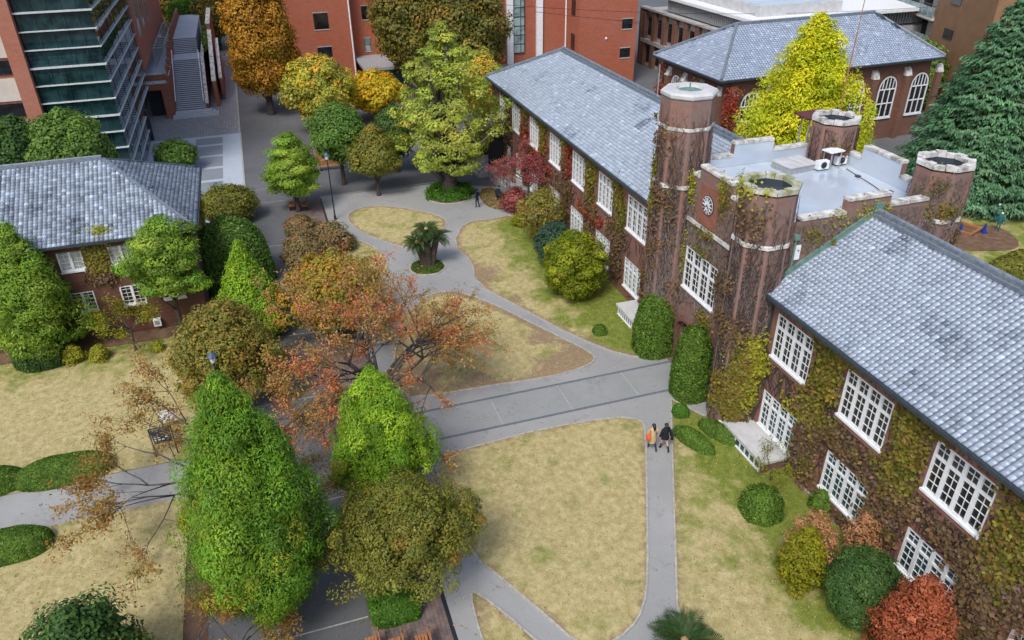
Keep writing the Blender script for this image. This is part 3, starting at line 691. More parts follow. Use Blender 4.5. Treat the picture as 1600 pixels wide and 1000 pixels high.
tiles('roof_tiles', (70.75, 2*RY-FY-OH, EZ), (-1, 0, 0), (0, RY-(2*RY-FY-OH), RZ-EZ), 35.15, slope_len, lambda a, b: a > b*5.6/slope_len, parent=hall, tw=.5, th=.5)
hl = math.hypot(5.6, RZ-EZ); hw = 2*(FY+OH-RY)
tiles('roof_tiles', (70.75, FY+OH, EZ), (0, -1, 0), (-5.6, 0, RZ-EZ), hw, hl, lambda a, b: (a > b*hw/2/hl) & (a < hw-b*hw/2/hl), parent=hall, tw=.4, th=.4)
mb = MB()
for x0, x1 in ((-9, 26.0), (35.6, 65.15)):
    mb.beam((x0, RY, RZ+.06), (x1, RY, RZ+.06), .46, .16); mb.beam((x0, RY, RZ+.20), (x1, RY, RZ+.20), .24, .13); mb.tube([(x0, RY, RZ+.29), (x1, RY, RZ+.29)], .1, 8)
for ys in (FY+OH, 2*RY-FY-OH):
    mb.beam((70.75, ys, EZ+.08), (65.15, RY, RZ+.1), .3, .16); mb.tube([(70.75, ys, EZ+.18), (65.15, RY, RZ+.22)], .09, 8)
mb.build('ridge', M['ridge'], hall)
mb = MB()
for x0, x1 in ((-9, 26.0), (36.2, 70.95)): mb.box(x0, x1, FY+OH+.003, FY+OH+.17, EZ-.15, EZ-.01); mb.box(x0, x1, FY+.02, FY+OH, EZ-.22, EZ-.165)
mb.box(70.77, 70.93, 2*RY-FY-OH, FY+OH, EZ-.15, EZ-.01); mb.build('gutter', M['gutter'], hall)
mb = MB()      # verdigris flashing where the roofs meet the tower
mb.beam((25.93, FY+.3, EZ+.22), (25.93, RY, RZ+.22), .09, .30); mb.beam((25.93, RY, RZ+.22), (25.93, BY-.3, EZ+.3), .09, .30)
mb.box(25.80, 25.97, RY-.22, RY+.22, RZ+.2, RZ+.62); mb.build('flashing', M['copper'], hall)
# low bay boxes with pale roofs in front of the ground floor
for (x0, x1, f) in ((22.6, 26.0, -19.5), (36.5, 38.9, -19.55)):
    mb = MB(); mb.box(x0+.1, x1-.1, FY, f-.12, 0, .60); b = mb.build('bay_box', M['brick'], hall)
    mb = MB(); mb.box(x0, x1, FY+.01, f, .60, .74); mb.build('bay_roof', M['paleroof'], b)
    mb = MB(); n = 7
    for k in range(n+1):
        xx = x0+.25+(x1-x0-.5)*k/n; mb.box(xx-.03, xx+.03, f-.115, f-.05, .1, .56)
    mb.box(x0+.22, x1-.22, f-.11, f-.06, .5, .57); mb.box(x0+.22, x1-.22, f-.11, f-.02, .06, .13); mb.build('window_frame', M['white'], b)
    mb = MB(); mb.box(x0+.25, x1-.25, f-.118, f-.1, .12, .52); mb.build('glass', M['glass_teal'], b)

# --- tower
TX0, TX1, TFY, TBY = 26.0, 35.4, -20.75, -30.6; TR = 10.6
mb = MB(); ax0 = 28.0
wall_mesh(mb, (TX0, TFY, 0), (1, 0, 0), (0, 1, 0), TX1-TX0, 11.1, [(30.05-TX0, 33.25-TX0, 4.72, 7.15), (31.2-TX0, 33.0-TX0, 0.0, 2.9)], .3)
wall_mesh(mb, (TX0, TBY, 0), (0, 1, 0), (-1, 0, 0), TFY-TBY, 11.3, [])
wall_mesh(mb, (TX1, TBY, 0), (0, 1, 0), (1, 0, 0), TFY-TBY, 11.1, [])
wall_mesh(mb, (TX0, TBY, 0), (1, 0, 0), (0, -1, 0), TX1-TX0, 11.1, [])
# parapet walls above the flat roof, stepped into merlons
def parapet(mb, cp, a, b, out, z0, segs, th=.34, inner=None):
    a, b, out = Vector(a), Vector(b), Vector(out); L = (b-a).length; d = (b-a)/L
    for s0, s1, zt in segs:
        p, q = a+d*L*s0, a+d*L*s1; c = (p+q)/2-out*th/2; c.z = (z0+zt)/2
        mb.obox(c, d*(q-p).length/2, out*th/2, Vector((0, 0, (zt-z0)/2)))
        c2 = Vector((c.x, c.y, zt+.07)); n_ = max(1, int((q-p).length/.75)); sl_ = (q-p).length/n_
        for k_ in range(n_): cp.obox(c2+d*((k_+.5)*sl_-(q-p).length/2)+Vector((0, 0, random.uniform(-.012, .012))), d*(sl_/2-.012), out*(th/2+.055), Vector((0, 0, .07)))
        n = max(1, int((q-p).length/.8))
        if inner is not None: inner.obox(Vector((c.x, c.y, (TR+zt)/2))-out*(th/2+.015), d*(q-p).length/2, out*.012, Vector((0, 0, (zt-TR)/2-.01)))
tw_ = mb.build('tower_wall', M['brick_vine'], hall)
def side_par(a_, b_, o_, z_, s_):
    for sg in s_:
        pw, cp, inn = MB(), MB(), MB(); parapet(pw, cp, a_, b_, o_, z_, [sg], inner=inn)
        pp = pw.build('parapet', M['brick_vine'], hall); cp.build('coping', M['stone'], pp); inn.build('parapet_lining', M['flat'], pp)
side_par((28.0, TFY-.003, 0), (33.9, TFY-.003, 0), (0, 1, 0), 11.1, [(0, .30, 11.15), (.30, .80, 11.75), (.80, 1, 11.15)])
side_par((TX0+.003, -21.9, 0), (TX0+.003, -28.9, 0), (-1, 0, 0), 11.3, [(0, .34, 11.32), (.34, .68, 11.92), (.68, 1, 11.36)])
side_par((27.8, TBY+.003, 0), (33.4, TBY+.003, 0), (0, -1, 0), 11.1, [(0, .28, 11.15), (.28, .78, 11.85), (.78, 1, 11.2)])
side_par((TX1-.003, -22.1, 0), (TX1-.003, -29.0, 0), (1, 0, 0), 11.1, [(0, .30, 11.15), (.30, .66, 11.8), (.66, 1, 11.2)])
mb = MB(); mb.box(TX0+.3, TX1-.3, TBY+.3, TFY-.3, TR-.2, TR); rf = mb.build('flat_roof', M['flat'], hall)
mb = MB()
mb.tube([(32.5, -29.7, TR+.03), (30, -29.3, TR+.04), (27.2, -28.6, TR+.03)], .02, 5)
for q in (31.3, 28.9): mb.box(q-.12, q+.12, -29.55, -29.35, TR, TR+.1)
mb.build('roof_seam', M['slate'], rf)
mb = MB(); mb.box(TX0+.02, TX1-.02, TFY, TFY+.10, 8.62, 8.82); mb.build('string_course', M['stone'], hall)
def turret(cx, cy, r, ztop, capw, copem, solid_cap=False, band=10.35):
    o8 = .5; mb = MB()
    if solid_cap: mb.lathe((cx, cy), [(r, 0), (r, ztop-.34)], 8, o8, cap1=True)
    else: mb.lathe((cx, cy), [(r, 0), (r, ztop-.3), (r-.28, ztop-.3), (r-.28, ztop-1.1), (.01, ztop-1.1)], 8, o8, cap1=False)
    t = mb.build('turret', M['brick_vine'], hall)
    mb = MB(); mb.lathe((cx, cy), [(r, band-.11), (r+.07, band-.08), (r+.07, band+.08), (r, band+.12)], 8, o8, cap1=False); 
    mb.build('band', M['stone'], t)
    if solid_cap: MB().lathe((cx, cy), [(r, ztop-1.9), (r+.05, ztop-1.85), (r+.05, ztop-1.72), (r, ztop-1.7)], 8, o8, cap1=False).build('band', M['stone'], t)
    mb = MB()
    if solid_cap:
        mb.lathe((cx, cy), [(r+.0, ztop-.3), (r+.04, ztop-.24), (r+.05, ztop-.1), (r-.05, ztop), (.74, ztop+.02), (.68, ztop-.12), (.01, ztop-.12)], 8, o8, cap1=False); mb.build('coping', M[copem], t)
        mb = MB(); mb.lathe((cx, cy), [(.64, ztop-.115), (.62, ztop-.08), (.3, ztop-.02), (.01, ztop+.06)], 8, o8, cap1=False); mb.tube([(cx, cy, ztop), (cx, cy, ztop+.28)], .04, 6); mb.build('copper_lid', M['copper'], t)
        mb = MB(); p = Vector((cx+r*.6, cy+r*.95, ztop-.5)); mb.tube([p, p+Vector((0, 0, 1.6))], .025, 5); mb.build('lightning_rod', M['galv'], t)
    else:
        ro, ri = r+.06, r-.31
        for k in range(16):
            a0, a1 = 2*PI*(k+.03)/16, 2*PI*(k+.97)/16
            def pt(a, R_):
                s = 2*PI/8; ph = (a % s)-s/2; rr = R_*math.cos(s/2)/math.cos(ph) if False else R_
                aa = a+PI/8; base = math.floor(aa/s-.5)*s+s/2; return None
            P4 = []
            for R_ in (ri, ro):
                for a in (a0, a1):
                    s = PI/4; loc = ((a+s/2) % s)-s/2; P4.append((cx+R_*math.cos(s/2)/math.cos(((a) % s)-s/2)*math.cos(a+PI/8), cy+R_*math.cos(s/2)/math.cos(((a) % s)-s/2)*math.sin(a+PI/8)))
            zt = ztop-.02+random.uniform(-.02, .02)+(.06 if k % 2 else 0)
            mb.prism([P4[0], P4[2], P4[3], P4[1]], ztop-.20, zt)
        mb.build('coping', M[copem], t)
        mb = MB(); mb.lathe((cx, cy), [(r-.285, ztop-.15), (r-.285, ztop-.5), (.01, ztop-.5)], 8, o8, cap1=False); mb.build('turret_floor', M['slate'], t)
    return t
turret(34.8, -20.85, 1.42, 15.2, .6, 'paleroof', True)
turret(26.9, -20.65, 1.30, 13.0, .5, 'stone_moss')
turret(34.4, -30.0, 1.27, 13.0, .5, 'stone')
turret(26.65, -30.0, 1.27, 13.0, .5, 'stone')
window(hall, 31.65, 4.72, 3.2, 2.43, 4, TFY-.03, transom=.66)
# clock
mb = MB(); cxy = (31.6, TFY+.02, 10.08)
def disc(mb, c, r, y, n=40, d=.05):
    vs = [(c[0]+r*math.cos(2*PI*i/n), yy, c[2]+r*math.sin(2*PI*i/n)) for yy in (y, y+d) for i in range(n)]
    mb.add(vs, [tuple(range(n)), tuple(range(n, 2*n))]+[(i, (i+1) % n, n+(i+1) % n, n+i) for i in range(n)])
mb = MB(); mb.box(30.7, 32.5, TFY-.02, TFY+.035, 8.9, 11.05); mb.build('clock_panel', M['brick_clean'], hall)
mb = MB(); disc(mb, cxy, .52, TFY+.03); ck = mb.build('clock', M['steel'], hall)
mb = MB(); disc(mb, cxy, .485, TFY+.075, d=.02); mb.build('clock_rim', M['white'], ck)
mb = MB(); disc(mb, cxy, .455, TFY+.09, d=.02); mb.build('clock_ring', M['gutter'], ck)
mb = MB(); disc(mb, cxy, .24, TFY+.11, d=.015); mb.build('clock_face', M['white'], ck)
mb = MB()
for k in range(12):
    a = 2*PI*k/12; c = Vector((cxy[0]+.345*math.sin(a), TFY+.118, cxy[2]+.345*math.cos(a))); d = Vector((math.sin(a), 0, math.cos(a)))
    mb.obox(c, d*.085, Vector((0, .008, 0)), Vector((d.z, 0, -d.x))*.032)
mb.build('hour_marks', M['white'], ck)
mb = MB()     # hands: twenty to eight, seen from outside (x grows to the left)
for ang, L, w in ((-120, .34, .022), (-235+360, .22, .03)):
    a = math.radians(-ang); d = Vector((math.sin(a), 0, math.cos(a))); mb.obox(Vector((cxy[0], TFY+.137, cxy[2]))+d*L*.42, d*L*.58, Vector((0, .006, 0)), Vector((d.z, 0, -d.x))*w)
mb.build('clock_hand', M['black'], ck)
# entrance: arched brick surround with a dark glazed door
mb = MB(); mb.box(31.2, 33.0, TFY-1.6, TFY-1.5, 0, 2.9); dr = mb.build('door', M['glass_pale'], hall)
mb = MB()
for xx in (31.25, 32.1, 32.95): mb.box(xx-.05, xx+.05, TFY-1.52, TFY-1.44, 0, 2.9)
mb.box(31.2, 33, TFY-1.51, TFY-1.45, 2.0, 2.1); mb.build('door_frame', M['white'], dr)
mb = MB()
for s, xx in ((1, 33.12), (-1, 31.08)):
    mb.box(xx-.16, xx+.16, TFY, TFY+.22, 0, 2.2)
for k in range(9):
    a = PI*k/8; b = PI*(k+1)/8
    if k < 8: mb.beam((32.1+1.02*math.cos(a), TFY+.11, 2.15+.85*math.sin(a)), (32.1+1.02*math.cos(b), TFY+.11, 2.15+.85*math.sin(b)), .3, .24)
mb.build('door_surround', M['brick_chapel'], hall)
sheet('doorstep', rect(31.0, 33.2, TFY, TFY+.6), .02, M['strip'])
# arrow-slit windows on the near turret
for zz, hh in ((1.0, 1.2), (3.4, 1.35)):
    mb = MB(); cx, cy = 26.9, -20.65; R8 = 1.30*math.cos(PI/8); a = PI/2; c = Vector((cx, cy+R8, zz+hh/2))
    mb.box(cx-.22, cx+.22, cy+R8-.02, cy+R8+.05, zz, zz+hh)
    w_ = mb.build('slit_window', M['white'], hall); mb = MB(); mb.box(cx-.15, cx+.15, cy+R8+.05, cy+R8+.056, zz+.08, zz+hh-.08); mb.build('glass', M['glass'], w_)
    mb = MB(); mb.box(cx-.012, cx+.012, cy+R8+.057, cy+R8+.075, zz+.08, zz+hh-.08)
    for q in range(1, 6): mb.box(cx-.15, cx+.15, cy+R8+.058, cy+R8+.07, zz+hh*q/6-.01, zz+hh*q/6+.01)
    mb.build('glazing_bars', M['white'], w_)
# drain pipes and small white plates on the side wall of the tower
for yy, zt, zb in ((-21.75, 10.5, 8.65), (-29.9+.1, 11.0, 8.6)):
    mb = MB(); mb.tube([(TX0-.09, yy, zt), (TX0-.09, yy, zb)], .05, 6); mb.box(TX0-.2, TX0-.003, yy-.13, yy+.13, zt-.02, zt+.22); mb.build('drain_pipe', M['copper'], hall)
mb = MB(); 
for p in (OnX(1244, 394, TX0), OnX(1449, 356, TX0)): mb.box(TX0-.06, TX0-.01, p.y-.17, p.y+.17, p.z-.36, p.z+.36)
build_each(mb, 'wall_plate', M['white'], hall)
mb = MB(); mb.tube([(36.05, FY+.10, 0), (36.05, FY+.10, 7.8)], .05, 6); mb.tube([(70.0, FY+.10, 0), (70.0, FY+.10, 7.8)], .05, 6); mb.tube([(25.6-.02, FY+.1, .8), (25.58, FY+.1, 7.8)], .05, 6)
mb.tube([(6.5, FY+.10, 0), (6.5, FY+.10, 7.8)], .05, 6); build_each(mb, 'downpipe', M['gutter'], hall, 12)
# things on the tower's flat roof
t = thing('roof_hatch', 'white low roof hatch with two lids on the grey flat tower roof', 'roof hatch')
mb = MB(); c = G(1240, 263, TR); u = Vector((1, .12, 0)).normalized(); v = Vector((-.12, 1, 0)).normalized()
mb.obox((c.x, c.y, TR+.16), u*.72, v*.95, (0, 0, .15)); mb.build('kerb_frame', M['galv'], t)
mb = MB()
for s in (-1, 1): mb.obox(Vector((c.x, c.y, TR+.36))+v*.50*s, u*.76, v*.47, (0, 0, .035))
mb.build('lid', M['paleroof'], t)
t = thing('air_conditioner', 'pair of white outdoor fan units under a small plate on the flat tower roof', 'air conditioner')
c = G(1297, 262, TR)
for s in (-1, 1):
    mb = MB(); q = Vector((c.x+.55*s*.3, c.y-.72*s, TR)); mb.box(q.x-.16, q.x+.16, q.y-.34, q.y+.34, TR+.1, TR+.55); bx = mb.build('cabinet', M['white'], t)
    mb = MB(); n = 20; vs = [(q.x-.162, q.y+.18*math.cos(2*PI*i/n), TR+.33+.18*math.sin(2*PI*i/n)) for i in range(n)]; vs += [(a-.015, b, c_) for a, b, c_ in vs]
    mb.add(vs, [tuple(range(n, 2*n))]+[(i, (i+1) % n, n+(i+1) % n, n+i) for i in range(n)]); mb.build('fan_grille', M['steel'], bx)
mb = MB()
for dx in (-.3, .3):
    for dy in (-.3, .3): mb.tube([(c.x+dx, c.y+dy, TR), (c.x+dx, c.y+dy, TR+.95)], .03, 5)
mb.build('leg', M['galv'], t)
mb = MB(); mb.obox((c.x, c.y, TR+.98), (.36, .04, 0), (-.05, .48, 0), (0, 0, .03)); mb.build('plate', M['white'], t)
t = thing('flagpole', 'tall thin brown flagpole standing by the rear roof turret', 'flagpole')
q = G(1306, 205, TR); top = height_at(q.x, q.y, -8); mb = MB(); mb.tube([(q.x, q.y, TR), (q.x, q.y, TR+1.3)], .09, 8); mb.build('sleeve', M['white'], t)
mb = MB(); mb.tube([(q.x, q.y, TR+1.2), (q.x, q.y, TR+3), (q.x-.05, q.y-.1, top)], [.05, .045, .02], 7); mb.build('pole', M['wood'], t)
t = thing('roof_shelter', 'small maroon metal canopy on grey posts beside the rear turret', 'shelter')
q = G(1258, 228, TR); mb = MB()
for dx, dy in ((0, 0), (0, -1.2), (-.9, 0), (-.9, -1.2)): mb.tube([(q.x-dx*.8, q.y+dy, TR), (q.x-dx*.8, q.y+dy, TR+1.65)], .05, 6)
for z_ in (.5, 1.0): mb.beam((q.x, q.y, TR+z_), (q.x, q.y-1.2, TR+z_), .05, .05)
mb.build('post', M['galv'], t)
mb = MB(); mb.obox((q.x+.35, q.y-.55, TR+1.72), (.62, 0, .04), (0, .98, 0), (0, 0, .04)); mb.build('canopy', noisy('maroon paint', (.13, .035, .045), (.09, .03, .035), 5, .5), t)
mb = MB(); mb.beam((q.x-.1, q.y-.7, TR), (q.x+.35, q.y-.85, TR+1.2), .22, .04); mb.build('ladder_board', M['white'], t)

# entrance terrace, steps and black porch at the far end of the hall
t = thing('terrace_steps', 'pale stone steps and terrace with thin rails at the hall far door', 'steps')
mb = MB()
for k in range(5): mb.box(66.0, 70.2, -20.98, -18.1-.36*k, .16*k+.01, .16*(k+1))
mb.build('steps', M['concrete'], t)
mb = MB(); mb.box(59.5, 65.99, -20.97, -19.1, 0, .80); mb.box(57.0, 59.49, -20.97, -18.95, 0, .42); mb.build('terrace', M['concrete'], t)
mb = MB()
for xx in (66.0, 68.1): 
    mb.tube([(xx, -18.1, .15), (xx, -18.1, 1.0), (xx, -19.9, 1.85), (xx, -19.9, .8)], .025, 5); mb.tube([(xx, -18.1, .6), (xx, -19.9, 1.4)], .02, 5)
mb.tube([(66.0, -19.15, 1.7), (59.6, -19.15, 1.7)], .025, 5); mb.tube([(66.0, -19.15, 1.25), (59.6, -19.15, 1.25)], .02, 5)
for xx in np.linspace(59.6, 66, 8): mb.tube([(xx, -19.15, .8), (xx, -19.15, 1.7)], .022, 5)
mb.build('railing', M['steel'], t)
t = thing('porch_canopy', 'black flat porch canopy on dark panels over the far hall door', 'porch')
mb = MB(); mb.box(66.4, 70.2, -20.95, -19.0, 3.5, 3.68); mb.build('roof_slab', M['steel'], t)
mb = MB(); mb.box(69.9, 70.05, -20.9, -19.1, .85, 3.49); mb.box(66.5, 66.6, -20.9, -19.3, .85, 3.49); build_each(mb, 'side_panel', M['black'], t)

# ------------------------------------------------------------------ left brick house
lh = thing('brick_house', 'brown brick house with a grey hipped tile roof behind the left lawn', 'house')
LX = 46.55; LY = 5.45; LE = 6.62; LRZ = 9.65; LRX = 51.8; BXL = 57.05; LYE = 34.
def lw(p): return OnX(*p, LX)
lwin = []
for (a, b, zt, zb) in (((89, 395), (132, 421), 6.05, 4.78), ((173, 387), (212, 380), 6.05, 4.78)):
    pass
ups = [(OnX(111, 409, LX).y, 4.78), (OnX(190, 399, LX).y, 4.78), (OnX(266, 390, LX).y, 4.78), (OnX(28, 420, LX).y, 4.78), (17.2, 4.78), (20.6, 4.78)]
los = [(OnX(132, 473, LX).y, 2.05), (OnX(208, 460, LX).y, 2.05), (OnX(270, 452, LX).y, 2.05), (16.2, 2.05), (19.6, 2.05)]
mb = MB(); holes = [(y-.66-LY, y+.66-LY, z, z+1.28) for y, z in ups+los]
wall_mesh(mb, (LX, LY, 0), (0, 1, 0), (-1, 0, 0), LYE-LY, LE-.1, holes)
wall_mesh(mb, (LX, LY, 0), (1, 0, 0), (0, -1, 0), BXL-LX, LE-.1, []); wall_mesh(mb, (BXL, LY, 0), (0, 1, 0), (1, 0, 0), LYE-LY, LE-.1, [])
mb.build('wall', M['brick_left'], lh)
for k, (y, z) in enumerate(ups+los):
    window(lh, LX+.03, z, 1.32, 1.28, 2, y, rz=PI/2, transom=0, style='house', gl='curtain' if k in (0, 1) else 'glass'); 
# window() places at (x, y): for this wall x is the plane and y the centre
mb = MB(); mb.box(LX-.05, LX+.1, LY, LYE, LE-.62, LE-.50); mb.build('string_course', M['brick_left'], lh)
RY0 = 9.93
ll = math.hypot(LRX-(LX-.5), LRZ-LE); W2 = BXL-LX+1.0
mb = MB(); A_, B_, C_, D_ = (LX-.5, LY-.5, LE-.04), (BXL+.5, LY-.5, LE-.04), (BXL+.5, LYE, LE-.04), (LX-.5, LYE, LE-.04); R0, R1 = (LRX, RY0, LRZ-.04), (LRX, LYE, LRZ-.04)
mb.add([A_, B_, C_, D_, R0, R1], [(0, 4, 5, 3), (0, 1, 4), (1, 2, 5, 4), (0, 3, 2, 1)]); mb.build('roof_deck', M['slate'], lh)
dy = RY0-(LY-.5)
tiles('roof_tiles', (LX-.5, LY-.5, LE), (0, 1, 0), (LRX-LX+.5, 0, LRZ-LE), LYE-LY+.5, ll, lambda a, b: a > b*dy/ll, parent=lh, tw=.25, th=.235, base=(.22, .27, .345), dark=(.075, .10, .14), patch=.95, bright=1.4, jit=.2)
hl = math.hypot(dy, LRZ-LE)
tiles('roof_tiles', (LX-.5, LY-.5, LE), (1, 0, 0), (0, dy, LRZ-LE), W2, hl, lambda a, b: (a > b*W2/2/hl) & (a < W2-b*W2/2/hl), parent=lh, tw=.25, th=.235, base=(.25, .285, .34), patch=.7, jit=.2)
tiles('roof_tiles', (BXL+.5, LYE, LE), (0, -1, 0), (LRX-BXL-.5, 0, LRZ-LE), LYE-LY+.5, ll, lambda a, b: a < LYE-LY+.5-b*dy/ll, parent=lh, tw=.6, th=.6)
mb = MB()
mb.beam((LRX, RY0, LRZ+.08), (LRX, LYE, LRZ+.08), .3, .2); mb.tube([(LRX, RY0, LRZ+.2), (LRX, LYE, LRZ+.2)], .09, 7)
for q in (A_, B_): mb.beam((q[0], q[1], q[2]+.1), (LRX, RY0, LRZ+.05), .2, .13)
mb.build('ridge', M['ridge'], lh)
mb = MB(); mb.box(LX-.64, LX-.5, LY-.6, LYE, LE-.13, LE-.02); mb.box(LX-.64, BXL+.6, LY-.64, LY-.5, LE-.13, LE-.02); mb.build('gutter', M['gutter'], lh)
mb = MB(); mb.tube([(49.5, 7.6, 8.0), (49.9, 7.2, 8.2)], .04, 5); mb.tube([(49.5, 7.6, 8.0), (49.4, 7.0, 7.95)], .04, 5); mb.build('vent_pipe', M['steel'], lh)
for nm, (px, py, z, lab) in dict(a=(240, 449, 3.2, 'white wall unit high on the brown brick house between two windows'), b=(246, 503, .35, 'white fan unit on the ground against the brown brick house')).items():
    p = OnX(px, py, LX-.2); t = thing('air_conditioner', lab, 'air conditioner'); mb = MB(); mb.box(LX-.32, LX-.02, p.y-.22, p.y+.22, p.z-.25, p.z+.22); c = mb.build('cabinet', M['white'], t)
    mb = MB(); mb.box(LX-.33, LX-.322, p.y-.15, p.y+.15, p.z-.15, p.z+.15); mb.build('grille', M['galv'], c)

# ------------------------------------------------------------------ glass tower block, upper left
gb = thing('glass_office_block', 'dark teal glass office block with pale horizontal fins and brick piers', 'office block')
GX, GY = 73.0, 11.67; FZ = [4.29-1.42, 4.29]+[5.56+1.42*k for k in range(9)]
FZ = [1.43+1.41*k for k in range(14)]
mb = MB(); mb.box(GX+.35, 95.7, GY+.35, 30, 3.0, 21.5); mb.build('core', M['black'], gb)
mb = MB(); mb.box(GX+.1, 95.9, GY+.1, GY+.16, 3.2, 21.5); mb.box(GX+.1, GX+.16, GY+.16, 17.2, .2, 21.5); mb.box(GX+.16, 88.3, GY+.1, GY+.16, .2, 3.2); mb.build('glass', glass('teal curtain wall', (.006, .020, .022), .02, .7), gb)
mb = MB()
for k, z in enumerate(FZ):
    xe = 95.9 if z > 3.3 else 88.3; th = .12 if k % 3 == 1 else .07
    mb.box(GX-.20, xe, GY-.07, GY+.08, z-th/2, z+th/2); mb.box(GX-.20, GX+.08, GY+.085, 17.3, z-th/2, z+th/2)
mb.build('fin', noisy('pale fin metal', (.56, .62, .63), (.48, .54, .56), 3, .4), gb)
mb = MB()
for xx in np.arange(GX+2.2, 95.6, 4.6): mb.box(xx-.03, xx+.03, GY+.07, GY+.098, .3 if xx < 88 else 3.3, 21.5)
for yy in np.arange(GY+1.1, 17.2, 1.05): mb.box(GX+.03, GX+.098, yy-.03, yy+.03, .3, 21.5)
mb.build('mullion', M['glass_teal'], gb)
mb = MB(); mb.box(GX-.5, GX+1, 17.32, 18.5, 0, 21.5); mb.box(GX+.1, GX+1, 18.5, 30, 0, 21.5); mb.build('brick_pier', M['brick_left'] if False else M['brick_pink'], gb)
mb = MB(); mb.box(96.0, 130, GY-.1, 30, 5.9, 21.5); mb.build('brick_wall', M['brick_pink'], gb)
mb = MB()
for a, b, z0, z1 in ((98.6, 100.2, 9.0, 15.5), (104.0, 105.6, 9.0, 15.5), (109.4, 111.0, 9.0, 15.5)):
    mb.box(a, b, GY-.16, GY-.09, z0, z1)
build_each(mb, 'window_panel', M['glass_pale'], gb)
mb = MB()
for z0 in np.arange(1.0, 20, 3.4):
    mb.box(GX-.02, GX+.09, 18.52, 23.4, z0+1.1, z0+2.9); mb.box(GX-.02, GX+.09, 23.6, 29.6, z0+1.1, z0+2.9)
build_each(mb, 'pale_panel', M['cream'], gb)
mb = MB()
for z0 in np.arange(1.0, 20, 3.4): mb.box(GX-.05, GX+.085, 18.52, 29.6, z0-.15, z0+.9)
mb.build('glass', M['glass'], gb)
mb = MB(); mb.tube([(89.6, GY+.3, 0), (89.6, GY+.3, 3.2)], .42, 14); mb.build('column', M['steel'], gb)

# ------------------------------------------------------------------ brick terrace and grand outdoor stair
ts = thing('outdoor_staircase', 'wide grey outdoor stair climbing between red brick parapets beside the glass block', 'staircase')
SX0, SX1, SYR, SYL = 98.9, 108.6, 6.3, 9.6
mb = MB()
n = 26
for k in range(n): mb.box(SX0+k*.36, SX0+(k+1)*.36 if k < n-1 else 112.0, SYR, SYL, 0, .5+.155*(k+1))
zt = .5+.155*n
for k in range(9): mb.box(112.0+k*.36, 112.0+(k+1)*.36 if k < 8 else 135, SYR+.4, SYL, 0, zt+.155*(k+1))
for k in range(3): mb.box(97.0+k*.4, SX0+.01*0, 4.9+k*.35 if k < 3 else SYR, 9.98, 0, .17*(k+1)-.005*k)
st = mb.build('steps', M['plaza_light'], ts)
mb = MB()
for k in range(n): mb.box(SX0+k*.36-.012, SX0+k*.36-.001, SYR+.02, SYL-.02, .5+.155*k+.01, .5+.155*(k+1)-.035)
for k in range(9): mb.box(112.0+k*.36-.012, 112.0+k*.36-.001, SYR+.42, SYL-.02, zt+.155*k+.01, zt+.155*(k+1)-.035)
build_each(mb, 'riser', M['joint'], st)
mb = MB()
mb.box(97.8, 98.7, 9.7, 10.65, 0, 4.0); mb.box(98.7, 118, 9.62, 9.95, 0, 4.6); mb.box(97.8, 98.3, 10.65, 16, 3.3, 4.0); mb.box(98.9, 99.2, 9.95, 16, 4.2, 4.8); mb.box(118, 135, 9.62, 9.95, 0, 7.0)
for k in range(7): mb.box(101.5+k*2.4, 102.3+k*2.4, 9.55, 10.02, 4.62, 5.2+.25*k)
build_each(mb, 'brick_parapet', M['brick_clean'], ts)
mb = MB(); mb.box(98.3, 128, 10.0, 16, 3.9, 4.15); mb.build('terrace_deck', M['plaza_light'], ts)
mb = MB(); mb.box(97.75, 98.35, 9.9, 16, 4.01, 4.12); mb.box(98.85, 99.25, 9.96, 16, 4.81, 4.9); mb.box(98.7, 118, 9.58, 9.66, 4.61, 4.7); mb.build('coping', M['stone'], ts)
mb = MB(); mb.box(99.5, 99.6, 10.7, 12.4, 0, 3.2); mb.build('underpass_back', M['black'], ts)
def slope_wall(mb, y0, y1, pts):
    "upright wall between y0 and y1 whose top runs through pts (x, z)"
    n = len(pts); vs = [(x, y, z) for y in (y0, y1) for x, z in pts]+[(x, y, 0) for y in (y0, y1) for x in (pts[0][0], pts[-1][0])]
    b0, b1, c0, c1 = 2*n, 2*n+1, 2*n+2, 2*n+3
    mb.add(vs, [tuple(range(n))+(b1, b0), tuple(range(n, 2*n))+(c1, c0), (0, n, c0, b0), (n-1, 2*n-1, c1, b1)]+[(i, i+1, n+i+1, n+i) for i in range(n-1)])
for y0, y1, pts in ((4.75, 5.15, [(101.3, 3.0), (115.6, 6.6)]), (4.1, 4.4, [(104.5, 2.6), (116, 5.4)]), (4.75, 5.2, [(115.61, 7.4), (128, 7.6)]), (5.95, 6.25, [(99.4, .9), (108.4, 4.6), (128, 5.2)])):
    mb = MB(); slope_wall(mb, y0, y1, pts); mb.build('side_wall', M['brick_clean'], ts)
    mb = MB()
    for p, q in zip(pts[:-1], pts[1:]): mb.beam((p[0], (y0+y1)/2, p[1]+.06), (q[0], (y0+y1)/2, q[1]+.06), y1-y0+.1, .12)
    mb.build('wall_coping', M['stone'], ts)
for a_, b_ in (((99.0, 6.42, 1.45), (108.3, 6.42, 5.5)), ((99.0, 9.5, 1.6), (108.2, 9.5, 5.7))):
    mb = MB(); mb.beam(a_, b_, .09, .10); mb.build('handrail', M['white'], ts)
